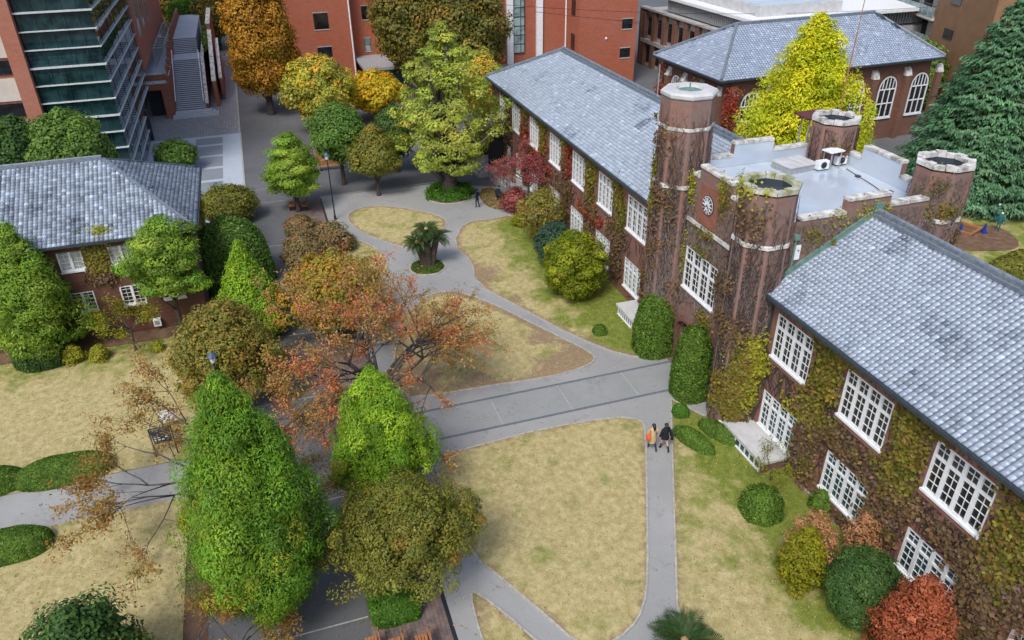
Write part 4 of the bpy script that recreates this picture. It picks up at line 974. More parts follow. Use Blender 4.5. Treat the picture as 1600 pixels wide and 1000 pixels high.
# trellis frames on the upper terrace
tr = thing('garden_trellis', 'row of grey timber trellis frames over the terrace behind the stair parapet', 'trellis')
mb = MB()
for k in range(11):
    x = 106+k*1.8; mb.beam((x, 10.1, 4.2), (x, 10.1, 6.5), .1, .1); mb.beam((x, 11.4, 4.2), (x, 11.4, 6.5), .1, .1); mb.beam((x, 9.9, 6.5), (x, 11.5, 6.5), .1, .12)
mb.beam((106, 10.1, 6.62), (124, 10.1, 6.62), .1, .1); mb.beam((106, 11.2, 6.62), (124, 11.2, 6.62), .1, .1); mb.build('frame', M['galv'], tr)

# ------------------------------------------------------------------ long red library block along the back
rb = thing('red_brick_library', 'long orange-red brick building across the back with recessed bays and white pilasters', 'building')
XL, XC, XR = 110.0, 108.0, 93.8
def bwin(parent, X, y, z, w, h, m='glass', frame='concrete', bars=1, dirx=True):
    f = MB(); f.box(X-.07, X-.01, y-w/2-.06, y+w/2+.06, z-.14, z-.02); f.box(X-.04, X-.005, y-w/2-.04, y+w/2+.04, z+h+.02, z+h+.12); o = f.build('window', M[frame], parent)
    g_ = MB(); g_.box(X-.02, X-.012, y-w/2, y+w/2, z, z+h); g_.build('glass', M[m], o)
    b = MB(); 
    for k in range(1, bars+1): b.box(X-.035, X-.021, y-w/2, y+w/2, z+h*k/(bars+1)-.03, z+h*k/(bars+1)+.03)
    b.box(X-.035, X-.021, y-w/2, y-w/2+.06, z, z+h); b.box(X-.035, X-.021, y+w/2-.06, y+w/2, z, z+h); b.build('bar', M['steel'], o)
    return o
mb = MB(); mb.box(XL, 135, -13.4, -4.9, 0, 19); mb.build('wall', M['brick_orange'], rb)
mb = MB(); mb.box(XL+2.0, 135, -39.5, -13.4, 0, 19); mb.box(XR+4.2, XL+2.0, -39.5, -27.0, 0, 19); mb.build('wall', M['brick_orange'], rb)
mb = MB(); mb.box(XR, 135, -47.5, -39.5, 0, 19); mb.build('wall', M['brick_orange'], rb)
XM = XR+4.2
bwin(rb, XL, -9.4, 6.7, 1.9, 2.0); bwin(rb, XL, -9.4, 2.7, 1.9, 1.7); bwin(rb, XL, -9.4, 10.8, 1.9, 2.0)
bwin(rb, XL+2, -15.5, 7.25, .85, 1.7); bwin(rb, XL+2, -15.5, 3.1, .85, 1.7, 'glass_pale'); bwin(rb, XL+2, -15.5, 11.2, .85, 1.7)
for yy, zz in ((OnX(980, 39, XR).y, 7.0), (OnX(976, 84, XR).y, 3.45)): bwin(rb, XR, yy, zz, 1.45, 1.15)
bwin(rb, XR, -45.9, 11.0, 1.45, 1.15)
p = OnX(947, 60, XR); mb = MB(); mb.lathe((0, 0), [(.16, 0), (.12, .08), (.02, .12)], 12); o = mb.build('wall_lamp', M['white'], rb); o.location = (XR-.02, p.y, p.z); o.rotation_euler = (0, -PI/2, 0)
mb = MB()
for px in (796, 842): 
    y = OnX(px, 40, XM).y; mb.box(XM-.35, XM-.01, y-.42, y+.42, 2.9, 18.8)
build_each(mb, 'pilaster', M['white'], rb)
y = OnX(612, 60, XL+2).y; mb = MB(); mb.box(XL+1.7, XL+1.99, y-.55, y+.25, 1.5, 18.8); build_each(mb, 'pilaster', M['white'], rb)
y0, y1 = OnX(802, 40, XM).y, OnX(819, 40, XM).y
mb = MB(); mb.box(XM-.12, XM-.03, y1, y0, 4.2, 18.5); wo = mb.build('stair_window', M['glass_pale'], rb)
mb = MB()
for z in np.arange(4.2, 18.6, 1.1): mb.box(XM-.16, XM-.121, y1, y0, z-.04, z+.04)
for q in (y1, y0, y1+(y0-y1)*.35): mb.box(XM-.17, XM-.161, q-.04, q+.04, 4.2, 18.5)
mb.build('bar', M['steel'], wo)
mb = MB(); mb.tube([(XM-.1, -39.35, 0), (XM-.1, -39.35, 18.8)], .1, 8); mb.tube([(XL-.1, -13.2, 0), (XL-.1, -13.2, 18.8)], .1, 8); mb.build('downpipe', M['white'], rb)
# side face of the right block (towards +Y) with its windows
mb = MB()
for z in (4.6, 8.7, 12.8): mb.box(95.1, 96.3, -39.49, -39.44, z, z+1.9)
build_each(mb, 'side_window', M['glass'], rb)
for y in (-15.5,): pass
mb = MB(); mb.box(103.5, XL+1.98, -27, -13.5, 2.2, 2.55); mb.box(96.5, XM-.01, -39.3, -27.2, 2.55, 2.9); build_each(mb, 'porch_roof', M['galv'], rb)
mb = MB(); mb.box(104.5, 104.62, -26.8, -13.6, .1, 2.2); mb.box(97.2, 97.3, -39.2, -27.4, .1, 2.55); build_each(mb, 'porch_glass', M['glass_teal'], rb)
mb = MB(); mb.box(XL+1.9, XL+1.985, -25, -18.4, 2.6, 9.5); mb.build('recess_shade', M['black'], rb)  # flat black panel on the wall: the recess's shade put in as colour

# ------------------------------------------------------------------ chapel behind the hall
ch = thing('brick_chapel', 'brick chapel with arched white windows and a slate-blue hipped roof behind the hall', 'chapel')
ch.rotation_euler = (0, 0, math.radians(2.0)); ch.location = (61.6, -40.07, 0)
cw, cl = 12.4, 26.3; CE = 8.0; CR = 11.5; CH = 5.3   # local: x away, -y along
i0 = .75
mb = MB(); mb.box(i0, cw-i0, -cl+i0, -i0, 0, CE-.15)
for k in range(7): y = -2.0-4.1*k; mb.box(i0-.45, i0, y-.32, y+.32, 0, 6.4)
for k in range(4): x = i0+.35+3.0*k; mb.box(x-.32, x+.32, -i0, -i0+.45, 0, 6.4)
mb.build('wall', M['brick_chapel'], ch)
for k in range(7): y = -2.0-4.1*k; mb = MB(); mb.add([(i0-.5, y-.36, 6.4), (i0-.5, y+.36, 6.4), (i0+.01, y+.36, 6.4), (i0+.01, y-.36, 6.4), (i0+.01, y-.36, 7.2), (i0+.01, y+.36, 7.2), (i0-.3, y-.3, 7.0), (i0-.3, y+.3, 7.0)], [(0, 1, 2, 3), (0, 1, 7, 6), (6, 7, 5, 4), (0, 6, 4, 3), (1, 2, 5, 7)]); mb.build('buttress_cap', M['stone'], ch)
for k in range(4): x = i0+.35+3.0*k; mb = MB(); mb.add([(x-.36, -i0+.5, 6.4), (x+.36, -i0+.5, 6.4), (x+.36, -i0, 6.4), (x-.36, -i0, 6.4), (x-.36, -i0, 7.2), (x+.36, -i0, 7.2)], [(0, 1, 2, 3), (0, 1, 5, 4), (0, 4, 3), (1, 2, 5)]); mb.build('buttress_cap', M['stone'], ch)
def arch_window(parent, x, y, z, w, h, rz):
    t = link('window', None, parent) if False else None
    f = MB(); r = w/2; n = 12; zs = h-r
    f.box(-w/2-.1, w/2+.1, -.02, .14, -.14, -.01)
    out = [(-w/2, 0), (-w/2, zs)]+[(-r*math.cos(PI*k/n), zs+r*math.sin(PI*k/n)*1.1) for k in range(1, n)]+[(w/2, zs), (w/2, 0)]
    for a, b in zip(out[:-1], out[1:]): f.beam((a[0], .05, a[1]), (b[0], .05, b[1]), .1, .12)
    f.box(-w/2, w/2, 0, .1, .01, .1); f.box(-w/2, w/2, 0, .09, h*.36-.05, h*.36+.05); f.box(-w/2, w/2, 0, .09, zs-.15, zs-.04)
    for q in (-1/6, 1/6): f.box(q*w-.045, q*w+.045, .005, .085, .1, zs-.1)
    for q in (-.3, -.1, .1, .3):
        zt = zs+r*1.1*math.sqrt(max(0, 1-(q*2)**2))-.02; f.box(q*w-.035, q*w+.035, .005, .085, zs-.05, zt)
    o = f.build('window', M['white'], parent, loc=(x, y, z), rz=rz)
    g_ = MB(); g_.add([(a, .02, b) for a, b in out], [tuple(range(len(out)))]); g_.build('glass', M['glass'], o)
    s = MB()
    for a, b in zip(out[1:-2], out[2:-1]): s.beam((a[0]*1.16, .02, zs+(a[1]-zs)*1.16), (b[0]*1.16, .02, zs+(b[1]-zs)*1.16), .1, .18)
    s.build('brick_arch', M['brick_left'], o)
    return o
for k in range(6): arch_window(ch, i0-.02, -4.05-4.1*k, 2.3, 2.1, 4.0, PI/2)
for k in range(3): arch_window(ch, i0+1.85+3.0*k, -i0+.02, 2.9, 1.7, 3.6, 0)
e = [(0, 0, CE), (cw, 0, CE), (cw, -cl, CE), (0, -cl, CE), (cw/2, -CH, CR), (cw/2, -cl+CH-1.0, CR)]
mb = MB(); mb.add([(a, b, c-.05) for a, b, c in e], [(0, 1, 4), (1, 2, 5, 4), (2, 3, 5), (3, 0, 4, 5), (0, 3, 2, 1)]); mb.build('roof_deck', M['slate'], ch)
fs_ = math.hypot(cw/2, CR-CE); fh = math.hypot(CH, CR-CE)
tp = dict(parent=ch, tw=.30, th=.27, base=(.23, .29, .40), dark=(.15, .19, .27), patch=.3, bright=.3)
tiles('roof_tiles', (0, -cl, CE), (0, 1, 0), (cw/2, 0, CR-CE), cl, fs_, lambda a, b: (a > b*(CH-1)/fs_) & (a < cl-b*CH/fs_), **tp)
tiles('roof_tiles', (0, 0, CE), (1, 0, 0), (0, -CH, CR-CE), cw, fh, lambda a, b: (a > b*cw/2/fh) & (a < cw-b*cw/2/fh), **{**tp, 'base': (.29, .35, .455)})
tiles('roof_tiles', (cw, 0, CE), (0, -1, 0), (-cw/2, 0, CR-CE), cl, fs_, lambda a, b: (a > b*CH/fs_) & (a < cl-b*(CH-1)/fs_), **{**tp, 'tw': .6, 'th': .6})
tiles('roof_tiles', (cw, -cl, CE), (-1, 0, 0), (0, CH-1, CR-CE), cw, fh, lambda a, b: (a > b*cw/2/fh) & (a < cw-b*cw/2/fh), **{**tp, 'tw': .6, 'th': .6})
mb = MB()
for a, b in ((4, 5), (0, 4), (1, 4), (2, 5), (3, 5)):
    p, q = Vector(e[a]), Vector(e[b]); p.z += .1; q.z += .1; mb.beam(p, q, .26, .18); mb.tube([p+Vector((0, 0, .12)), q+Vector((0, 0, .12))], .08, 6)
mb.build('ridge', M['ridge'], ch)
mb = MB(); mb.box(-.14, -.003, -cl, .14, CE-.18, CE-.02); mb.box(-.14, cw+.1, .003, .14, CE-.185, CE-.022); mb.build('gutter', M['gutter'], ch)

# ------------------------------------------------------------------ modern block with louvres, behind the chapel
nb = thing('louvred_hall', 'brick and concrete building with a dark louvred top floor under a white roof edge', 'building')
NY = -53.5; NX0, NX1 = 79.5, 104.2
mb = MB(); mb.box(NX0, NX1, NY-45, NY-.5, 0, 7.6); mb.build('wall', M['concrete'], nb)
mb = MB(); k = 0
for x in np.arange(NX1-.6, NX0, -2.9): mb.box(x-.45, x+.45, NY-.6, NY, 0, 7.5)
mb.box(NX1-.1, NX1+.5, NY-.7, NY+.1, 0, 7.7)
build_each(mb, 'brick_pier', M['brick_chapel'], nb)
mb = MB()
for x in np.arange(NX1-2.0, NX0, -2.9):
    for z in (.6, 4.3): mb.box(x-.75, x+.75, NY-.52, NY-.42, z, z+2.3)
build_each(mb, 'window', M['glass'], nb)
mb = MB(); mb.box(NX0-.2, NX1+.4, NY-.35, NY+.05, 3.2, 3.7); mb.box(NX0-.2, NX1+.5, NY-.8, NY+.15, 7.61, 7.85); build_each(mb, 'band', M['concrete'], nb)
mb = MB(); mb.box(NX0+.6, NX1-5, NY-44, NY-1.6, 7.86, 9.4); mb.build('top_storey', M['black'], nb)
mb = MB()
for x in np.arange(NX0+.3, NX1-5, .42): mb.box(x-.06, x+.06, NY-1.45, NY-1.2, 7.86, 9.4)
for y in np.arange(NY-1.6, NY-30, -.42): mb.box(NX0+.25, NX0+.5, y-.06, y+.06, 7.86, 9.4)
mb.build('louvre', M['galv'], nb)
mb = MB(); mb.box(NX0-.9, NX1-4, NY-45, NY-.7, 9.42, 9.75); mb.build('roof_edge', M['white'], nb)
mb = MB(); mb.box(NX0+.8, NX1-6, NY-14, NY-2.6, 9.76, 10.9); mb.build('roof_block', M['paleroof'], nb)
mb = MB(); mb.box(NX0+1.2, NX1-6.4, NY-13.6, NY-3, 10.91, 11.0); mb.build('roof_sheet', M['flat'], nb)
db = thing('dark_sports_hall', 'long low dark slate-clad hall beyond the louvred building', 'building')
a = G(1190, 10, 7.0)
mb = MB(); mb.box(98, 112, -120, -72, 0, 7.2); mb.build('wall', M['slate'], db)
mb = MB()
for y in np.arange(-119, -72, 1.2): mb.box(97.9, 97.99, y-.06, y+.06, .2, 7.1)
mb.box(97.6, 112.3, -120.3, -71.7, 7.21, 7.4); mb.build('seam', M['steel'], db)

# ------------------------------------------------------------------ apartment block top right, office behind it
ap = thing('apartment_block', 'cream and tan apartment block with glass balconies beyond the chapel', 'apartment block')
P0, P1 = G(1455, 30, 9), G(1380, 3, 9); d = (P1-P0); d.z = 0; d.normalize(); nrm = Vector((d.y, -d.x, 0)); 
if nrm.dot(-P0) < 0: nrm = -nrm
def AB(mb, s0, s1, o0, o1, z0, z1):
    c = P0+d*(s0+s1)/2+nrm*(o0+o1)/2; c.z = (z0+z1)/2; mb.obox(c, d*(s1-s0)/2, nrm*(o1-o0)/2, (0, 0, (z1-z0)/2))
mb = MB(); AB(mb, -.3, 30, -14, -1.6, 0, 16); mb.build('wall', M['cream'], ap)
mb = MB(); AB(mb, -12, -.3, -16, -.2, 0, 16); mb.build('end_wall', M['tan_wall'], ap)
for k, z in enumerate((-.2, 2.9, 6.0, 9.1, 12.2)):
    for s0, s1 in ((-.25, 9.6), (9.9, 20)):
        mb = MB(); AB(mb, s0, s1, -1.59, .1, z-.25, z); sl = mb.build('balcony', M['cream'], ap)
        if z > 0:
            mb = MB(); AB(mb, s0, s1, 0, .05, z+.12, z+1.15); mb.build('balcony_glass', M['glass_pale'] if s0 < 5 else M['cream'], sl)
            mb = MB(); 
            for q in np.arange(s0, s1+.1, 1.3): AB(mb, q-.03, q+.03, .06, .1, z, z+1.2)
            mb.build('balcony_post', M['galv'], sl)
    if z > 0:
        for q in (1.2, 4.6, 8, 12, 15.5):
            mb = MB(); AB(mb, q-1.0, q+1.0, -1.58, -1.5, z+.1, z+2.2); mb.build('window', M['glass'], ap)
for z in (7.6, 11.2, 3.9):
    mb = MB(); AB(mb, -5.2, -3.2, -.19, -.12, z, z+1.0); mb.build('window', M['glass'], ap)
ob = thing('low_grey_office', 'low grey office with vertical white posts left of the apartments', 'building')
mb = MB(); mb.box(118, 130, -150, -84, 0, 9); mb.build('wall', M['concrete'], ob)
mb = MB(); 
for y in np.arange(-149, -84, 3.2): mb.box(117.8, 117.99, y-1.1, y+1.1, 1, 3.2); mb.box(117.8, 117.99, y-1.1, y+1.1, 4.6, 7)
build_each(mb, 'window', M['glass'], ob)
mb = MB()
for y in np.arange(-149, -84, 3.2): mb.box(117.5, 117.79, y+1.3, y+1.6, 0, 9)
build_each(mb, 'post', M['white'], ob)
# ------------------------------------------------------------------ trees and shrubs
def at_height(px, py, X): q = OnX(px, py, X); return Vector((q.x, q.y, 0))
CY = dict(leaf=.125, per=70, aspect=.42, flat=.95, up=.55)
tree('conifer', 'largest bright green cone-shaped conifer, standing in front at the promenade edge', 'tree', G(432, 965), 584, 108, 'cypress', 'cypress', z_low=1.2, r0=.25, n_cl=640, per=150, leaf=.068, rc=.42, rough=.22, flat=1.15, up=.4, aspect=.32, tuft=1.0, dens_in=.12, own=.72, spread=.22)
tree('conifer', 'bright green cone-shaped conifer directly behind the olive tree and the green box hedge', 'tree', G(604, 790), 572, 80, 'cypress', 'cypress2', z_low=.9, r0=.22, n_cl=450, per=140, leaf=.066, rc=.38, rough=.24, flat=1.15, up=.4, aspect=.32, tuft=1.0, dens_in=.12, own=.72, spread=.22)
tree('conifer', 'small light green conifer between the round green tree and the red cherry tree', 'tree', G(400, 520), 372, 60, 'cone', 'cypress2', z_low=.4, r0=.15, n_cl=300, per=60, leaf=.11, rc=.42, flat=1.0, up=.6, aspect=.32, tuft=.8)
tree('conifer', 'dark green conifer at the left picture edge beside the brown house', 'tree', G(80, 556), 342, 68, 'plume', 'pine', z_low=.8, r0=.2, n_cl=300, per=110, leaf=.10, rc=.62, rough=.3, aspect=.34, tuft=.4, flat=.7, own=.7, spread=.2, dens_in=.15)
tree('broadleaf_tree', 'wide olive-green tree growing out of the square green box hedge', 'tree', G(612, 942), 780, 118, 'dome', 'olive', z_low=2.35, r0=.17, n_cl=360, per=100, leaf=.055, rc=.38, rough=.34, own=.7, spread=.2, cx=-.75, lean=(.5, -.2), squash=(.66, 1), at_z=3.2)
tree('pruned_tree', 'bright green cloud-pruned tree over the benches by the far promenade', 'tree', G(467, 330), 194, 41, 'bullet', 'pine', z_low=1.7, r0=.2, n_cl=95, per=260, leaf=.10, rc=.82, rough=.3, flat=.38, dens_in=.05, own=.7, spread=.2, aspect=.42)
tree('pruned_tree', 'green layered tree in front of the right end of the brown house', 'tree', G(288, 524), 336, 52, 'column', 'pine', z_low=3.2, r0=.16, n_cl=85, per=230, leaf=.09, rc=.68, rough=.3, flat=.42, dens_in=.08, own=.7, spread=.2, aspect=.42)
q = G(370, 440); trimmed('round_tree', 'dense dark green ball-shaped tree at the corner of the brown house', 'tree', q.x, q.y, 2.6, 2.6, height_at(q.x, q.y, 348), 'midgreen', n=26000, leaf=.085, square=2.3, rough=.05)
tree('round_tree', 'olive green bush just behind the dense ball-shaped tree', 'tree', G(362, 345), 290, 40, 'globe', 'olive', z_low=.0, r0=0, n_cl=200, per=60, leaf=.11, rc=.5, at_z=1.5)
tree('ginkgo_tree', 'large pale green ginkgo with grey limbs showing, in a round bed before the hall', 'tree', G(703, 303), 22, 96, 'ginkgo', 'ginkgo', z_low=2.0, r0=.68, bark='bark_grey', n_limb=90, n_cl=250, per=90, leaf=.125, rc=.74, rough=.5, flat=.5, up=.5, at_z=5, dens_in=.02, own=.7, spread=.2)
trimmed('bed_shrubs', 'low green shrubs round the foot of the large pale ginkgo', 'shrub', G(703, 303).x, G(703, 303).y, 1.95, 1.95, .75, 'boxgreen', n=6000, leaf=.09, rough=.12)
tree('ginkgo_tree', 'golden brown ginkgo column beside the wide promenade in front of the red library', 'tree', G(425, 178), -62, 48, 'column', 'golden', z_low=3.0, r0=.42, bark='bark_grey', n_limb=20, n_cl=380, per=80, leaf=.17, rc=1.0, rough=.15, at_z=6)
q = OnY(1262, 150, -36.2)
tree('ginkgo_tree', 'brilliant lemon yellow ginkgo rising behind the clock tower roof', 'tree', Vector((q.x, q.y, 0)), 16, 128, 'plume', 'lemon', z_low=.3, r0=.35, n_cl=720, per=105, leaf=.115, rc=.72, rough=.28, own=.7, spread=.17, up=.5, at_z=5, flat=1.0, tuft=.7, aspect=.4)
tree('broadleaf_tree', 'mixed green and orange broadleaf tree before the left red library block', 'tree', G(508, 208), 84, 50, 'globe', 'mixed', z_low=1.5, r0=.25, n_limb=16, n_cl=230, per=60, leaf=.16, rc=.75, rough=.25, at_z=4.5)
tree('broadleaf_tree', 'small bright yellow tree between the orange-mottled tree and the pale ginkgo', 'tree', G(588, 190), 110, 42, 'globe', 'yellow', z_low=1.5, r0=.2, n_cl=170, per=60, leaf=.18, rc=.7, rough=.25, at_z=4)
tree('broadleaf_tree', 'dark green tree with a black trunk behind the far lamp post', 'tree', G(538, 288), 160, 42, 'globe', 'midgreen', z_low=2.4, r0=.2, n_cl=220, per=70, leaf=.12, rc=.6, at_z=5)
tree('broadleaf_tree', 'olive tree with a pale trunk right of the far lamp post', 'tree', G(592, 305), 193, 38, 'bullet', 'olive', z_low=2.4, r0=.17, bark='bark_grey', n_cl=240, per=75, leaf=.11, rc=.55, flat=.7, at_z=3.4)
tree('broadleaf_tree', 'shady dark green tree tucked between the olive tree and the pale ginkgo', 'tree', G(622, 268), 165, 36, 'globe', 'darkgreen', z_low=1.8, r0=.2, n_cl=170, per=60, leaf=.13, rc=.6, at_z=4)
tree('broadleaf_tree', 'tall brown-green tree before the dark library recess, left of the pair', 'tree', G(652, 150), -70, 62, 'globe', 'backolive', z_low=3.0, r0=.4, bark='bark_grey', n_limb=18, n_cl=330, per=75, leaf=.2, rc=1.25, rough=.2, at_z=9, dens_in=.2)
tree('broadleaf_tree', 'tall brown-green tree with orange tints before the white library pilasters', 'tree', G(733, 158), -60, 58, 'globe', 'backolive', z_low=2.5, r0=.4, bark='bark_grey', n_limb=18, n_cl=310, per=75, leaf=.2, rc=1.2, rough=.22, at_z=8, dens_in=.2)
tree('broadleaf_tree', 'pale green and orange tree just behind the right shoulder of the large ginkgo', 'tree', G(752, 200), 75, 36, 'globe', 'mixed', z_low=1.5, r0=.2, n_cl=150, per=60, leaf=.16, rc=.7, rough=.25, at_z=4)
for lab, px, py, X, top, hf in (('dark green tree behind the brown house roof, nearer the glass block corner', 105, 215, 65, 167, 60), ('dark green tree behind the brown house roof at the left picture edge', 22, 222, 66, 180, 48)):
    tree('broadleaf_tree', lab, 'tree', at_height(px, py, X), top, hf, 'globe', 'darkgreen' if px < 50 else 'midgreen', z_low=3, r0=.3, n_cl=300, per=75, leaf=.14, rc=.7, rough=.12, at_z=8)
tree('round_tree', 'round green shrub on the pale plaza by the glass block', 'shrub', G(280, 268), 218, 29, 'globe', 'midgreen', z_low=.0, r0=0, n_cl=160, per=60, leaf=.14, rc=.55, at_z=1.4)
for k, (px, py, tp_, hf, pal, lab) in enumerate(((290, 80, -30, 34, 'backolive', 'olive tree behind the top of the outdoor stair'), (255, 70, -35, 26, 'darkgreen', 'dark tree beside the pink brick wall above the trellis'), (338, 88, -22, 24, 'backolive', 'brown-green tree between the outdoor stair and the golden ginkgo'), (318, 92, 22, 14, 'midgreen', 'narrow green tree inside the stair side walls'))):
    q = G(px, py); q = Vector((q.x+4, q.y, 0)); tree('broadleaf_tree', lab, 'tree', q, tp_, hf, 'globe', pal, z_low=2, r0=.3, n_cl=220, per=65, leaf=.22, rc=1.1 if hf > 20 else .7, at_z=7)
for fx, fy, hh_, pal, lab in ((142, 5.5, 9.5, 'midgreen', 'tall green tree beyond the top of the outdoor stair, nearest the stair wall'), (146, 12, 10.5, 'backolive', 'tall olive tree beyond the top of the outdoor stair, nearest the glass block'), (140, 0.5, 10, 'backolive', 'tall olive tree beyond the stair, right behind the golden ginkgo')):
    tpx = PR((fx, fy, hh_)); tree('broadleaf_tree', lab, 'tree', Vector((fx, fy, 0)), tpx[1], 34, 'globe', pal, z_low=1.5, r0=.3, n_cl=260, per=65, leaf=.22, rc=1.1, rough=.22, at_z=6)
trimmed('hedge', 'bright green clipped hedge closing the top of the outdoor stair', 'hedge', 137.5, 8.0, .8, 3.4, 7.3, 'boxgreen', n=4000, leaf=.14, square=6)
tree('broadleaf_tree', 'yellow-green maple with orange tips beyond the red cherry tree', 'tree', G(530, 520), 396, 82, 'dome', 'orange', z_low=1.4, r0=.16, n_cl=260, per=52, leaf=.10, rc=.5, rough=.28, at_z=3, dens_in=.25)
tree('broadleaf_tree', 'olive-brown maple left of the red cherry tree beside the lawn', 'tree', G(372, 628), 468, 80, 'dome', 'brownolive', z_low=1.3, r0=.16, n_cl=300, per=55, leaf=.085, rc=.5, rough=.25, at_z=2.8, dens_in=.3)
branchy('cherry_tree', 'red-leaved spreading cherry tree with dark bare limbs in the middle of the promenade', 'tree', G(600, 655), 7, 6.0, 'cherry', r0=.24, nl=13, leafn=13, leaf=.072, dens=.6, fork=2.0, inner=.35, bias=(0, 0, .18))
branchy('cherry_tree', 'thin-leaved brown cherry tree reaching over the left path behind the largest conifer', 'tree', G(345, 790), 5, 5.2, 'cherrybrown', r0=.13, nl=6, leafn=13, leaf=.07, dens=.5, fork=1.8, bias=(0, .35, 0), inner=.15)
branchy('cherry_tree', 'brown and orange cherry tree low at the bottom edge below the largest conifer', 'tree', G(350, 1085), 4, 3.3, 'cherrybrown', r0=.12, nl=5, leafn=15, leaf=.065, dens=.6, fork=1.0, bias=(.1, .25, 0), inner=.2)
branchy('small_tree', 'slim young tree with yellow leaves on the lawn before the brown house', 'tree', G(213, 548), 4, 2.2, 'yellowgreen', r0=.07, nl=5, leafn=5, leaf=.07, dens=.32, fork=1.6, inner=.3)
branchy('small_tree', 'little bare-twigged tree beside the pale bay roof under the windows', 'tree', G(1204, 752), 2, 1.5, 'yellowgreen', r0=.05, nl=4, leafn=4, leaf=.05, dens=.25, fork=.7, inner=.2)
for k, (px, py, tp_, hf, pal, lab) in enumerate(((470, 362, 338, 24, 'brownshrub', 'small brown shrub nearest the far benches'), (518, 392, 346, 36, 'brownshrub', 'large brown shrub beside the curving path by the far strip'), (478, 408, 362, 34, 'brownshrub', 'brown shrub at the promenade edge before the yellow-green maple'))):
    tree('autumn_shrub', lab, 'shrub', G(px, py), tp_, hf, 'dome', pal, z_low=.1, r0=0, n_cl=150, per=45, leaf=.10, rc=.4, rough=.2, at_z=.8, group='brown shrubs on the strip')
tree('round_shrub', 'rounded yellow-green shrub against the hall wall between lower windows', 'shrub', G(896, 462), 360, 47, 'globe', 'fresh', z_low=.1, r0=0, n_cl=220, per=100, leaf=.08, rc=.42, rough=.22, own=.7, spread=.2, at_z=2)
tree('shrub', 'blue-green shrub behind the rounded yellow-green shrub', 'shrub', G(868, 412), 345, 30, 'globe', 'bluegreen', z_low=.1, r0=0, n_cl=150, per=60, leaf=.10, rc=.5, at_z=1.5)
tree('autumn_tree', 'brownish thin tree between the pink maple and the blue-green shrub', 'tree', G(846, 378), 292, 34, 'globe', 'brownolive', z_low=.8, r0=.1, n_cl=130, per=36, leaf=.09, rc=.5, rough=.3, at_z=2.5, dens_in=.15)
branchy('autumn_tree', 'thin crimson maple before the hall windows near the steps', 'tree', G(826, 330), 6, 2.9, 'pinkred', r0=.10, nl=8, leafn=8, leaf=.08, dens=.42, fork=2.6, inner=.4, bias=(0, 0, .45))
tree('autumn_shrub', 'low pink-leaved shrub at the foot of the terrace rail', 'shrub', G(806, 330), 290, 22, 'dome', 'pinkred', z_low=.2, r0=0, n_cl=70, per=36, leaf=.09, rc=.4, rough=.3, at_z=1)
tree('autumn_shrub', 'rust and peach shrub on the front lawn edge right of the round clipped bush', 'shrub', G(1258, 895), 800, 42, 'dome', 'peach', z_low=.2, r0=.05, n_cl=80, per=34, leaf=.06, rc=.26, rough=.35, at_z=1, dens_in=.1)
tree('shrub', 'yellowish green shrub under the peach-coloured shrub by the hall', 'shrub', G(1246, 912), 822, 36, 'dome', 'yellowgreen', z_low=.1, r0=0, n_cl=120, per=36, leaf=.06, rc=.26, rough=.25, at_z=.8)
tree('autumn_shrub', 'salmon pink shrub against the hall wall behind the dark round shrub', 'shrub', G(1332, 885), 800, 32, 'dome', 'peach', z_low=.1, r0=.04, n_cl=75, per=34, leaf=.055, rc=.25, rough=.35, at_z=1, dens_in=.1)
tree('round_shrub', 'dark green rounded shrub near the lower right windows', 'shrub', G(1334, 962), 866, 54, 'globe', 'darkgreen', z_low=.0, r0=0, n_cl=380, per=70, leaf=.055, rc=.3, rough=.08, at_z=1)
tree('autumn_shrub', 'rust-red maple shrub at the bottom right before the hall windows', 'shrub', G(1402, 1045), 900, 60, 'dome', 'russet', z_low=.2, r0=.05, n_cl=260, per=45, leaf=.055, rc=.28, rough=.2, at_z=1)
for k, (px, py, r, pal, lab) in enumerate(((1280, 795, 18, 'hedge', 'small green shrub beneath the second ground floor window'), (1240, 740, 14, 'ivyyellow', 'small yellowing shrub at the corner of the pale bay roof'), (812, 352, 14, 'yellowgreen', 'small green shrub at the end of the terrace'), (118, 565, 17, 'ivyyellow', 'left small yellow-green shrub on the lawn by the dark round bush'), (158, 562, 15, 'ivyyellow', 'right small yellow-green shrub on the lawn by the dark round bush'), (249, 548, 9, 'ivyyellow', 'tiny yellow-green shrub on the lawn under the layered tree'))):
    tree('small_shrub', lab, 'shrub', G(px, py), py-r*1.6, r, 'dome', pal, z_low=.0, r0=0, n_cl=60, per=40, leaf=.06, rc=.2, rough=.2, at_z=.3)
tree('broadleaf_tree', 'dark blue-green shrubby treetop cut by the bottom left edge', 'tree', G(165, 1095), 952, 74, 'globe', 'darkgreen', z_low=.2, r0=.12, n_cl=220, per=60, leaf=.085, rc=.42, rough=.3, at_z=1.5)
q = OnX(1530, 30, 70)
tree('conifer', 'blue-green conifer far behind the big cedar at the top right', 'tree', Vector((76, -82, 0)), -25, 46, 'cone', 'cedar', z_low=1, r0=.3, n_cl=260, per=60, leaf=.22, rc=1.1, at_z=6)
tree('ginkgo_tree', 'orange-yellow tree peeping out behind the big cedar at the top right', 'tree', Vector((70, -80, 0)), -20, 34, 'bullet', 'golden', z_low=1, r0=.3, n_cl=200, per=60, leaf=.2, rc=1.0, at_z=8)
tree('broadleaf_tree', 'dark green bushy tree by the utility pole behind the chapel end', 'tree', Vector((71, -72.5, 0)), 60, 32, 'globe', 'midgreen', z_low=0, r0=.2, n_cl=150, per=60, leaf=.18, rc=.8, at_z=3)

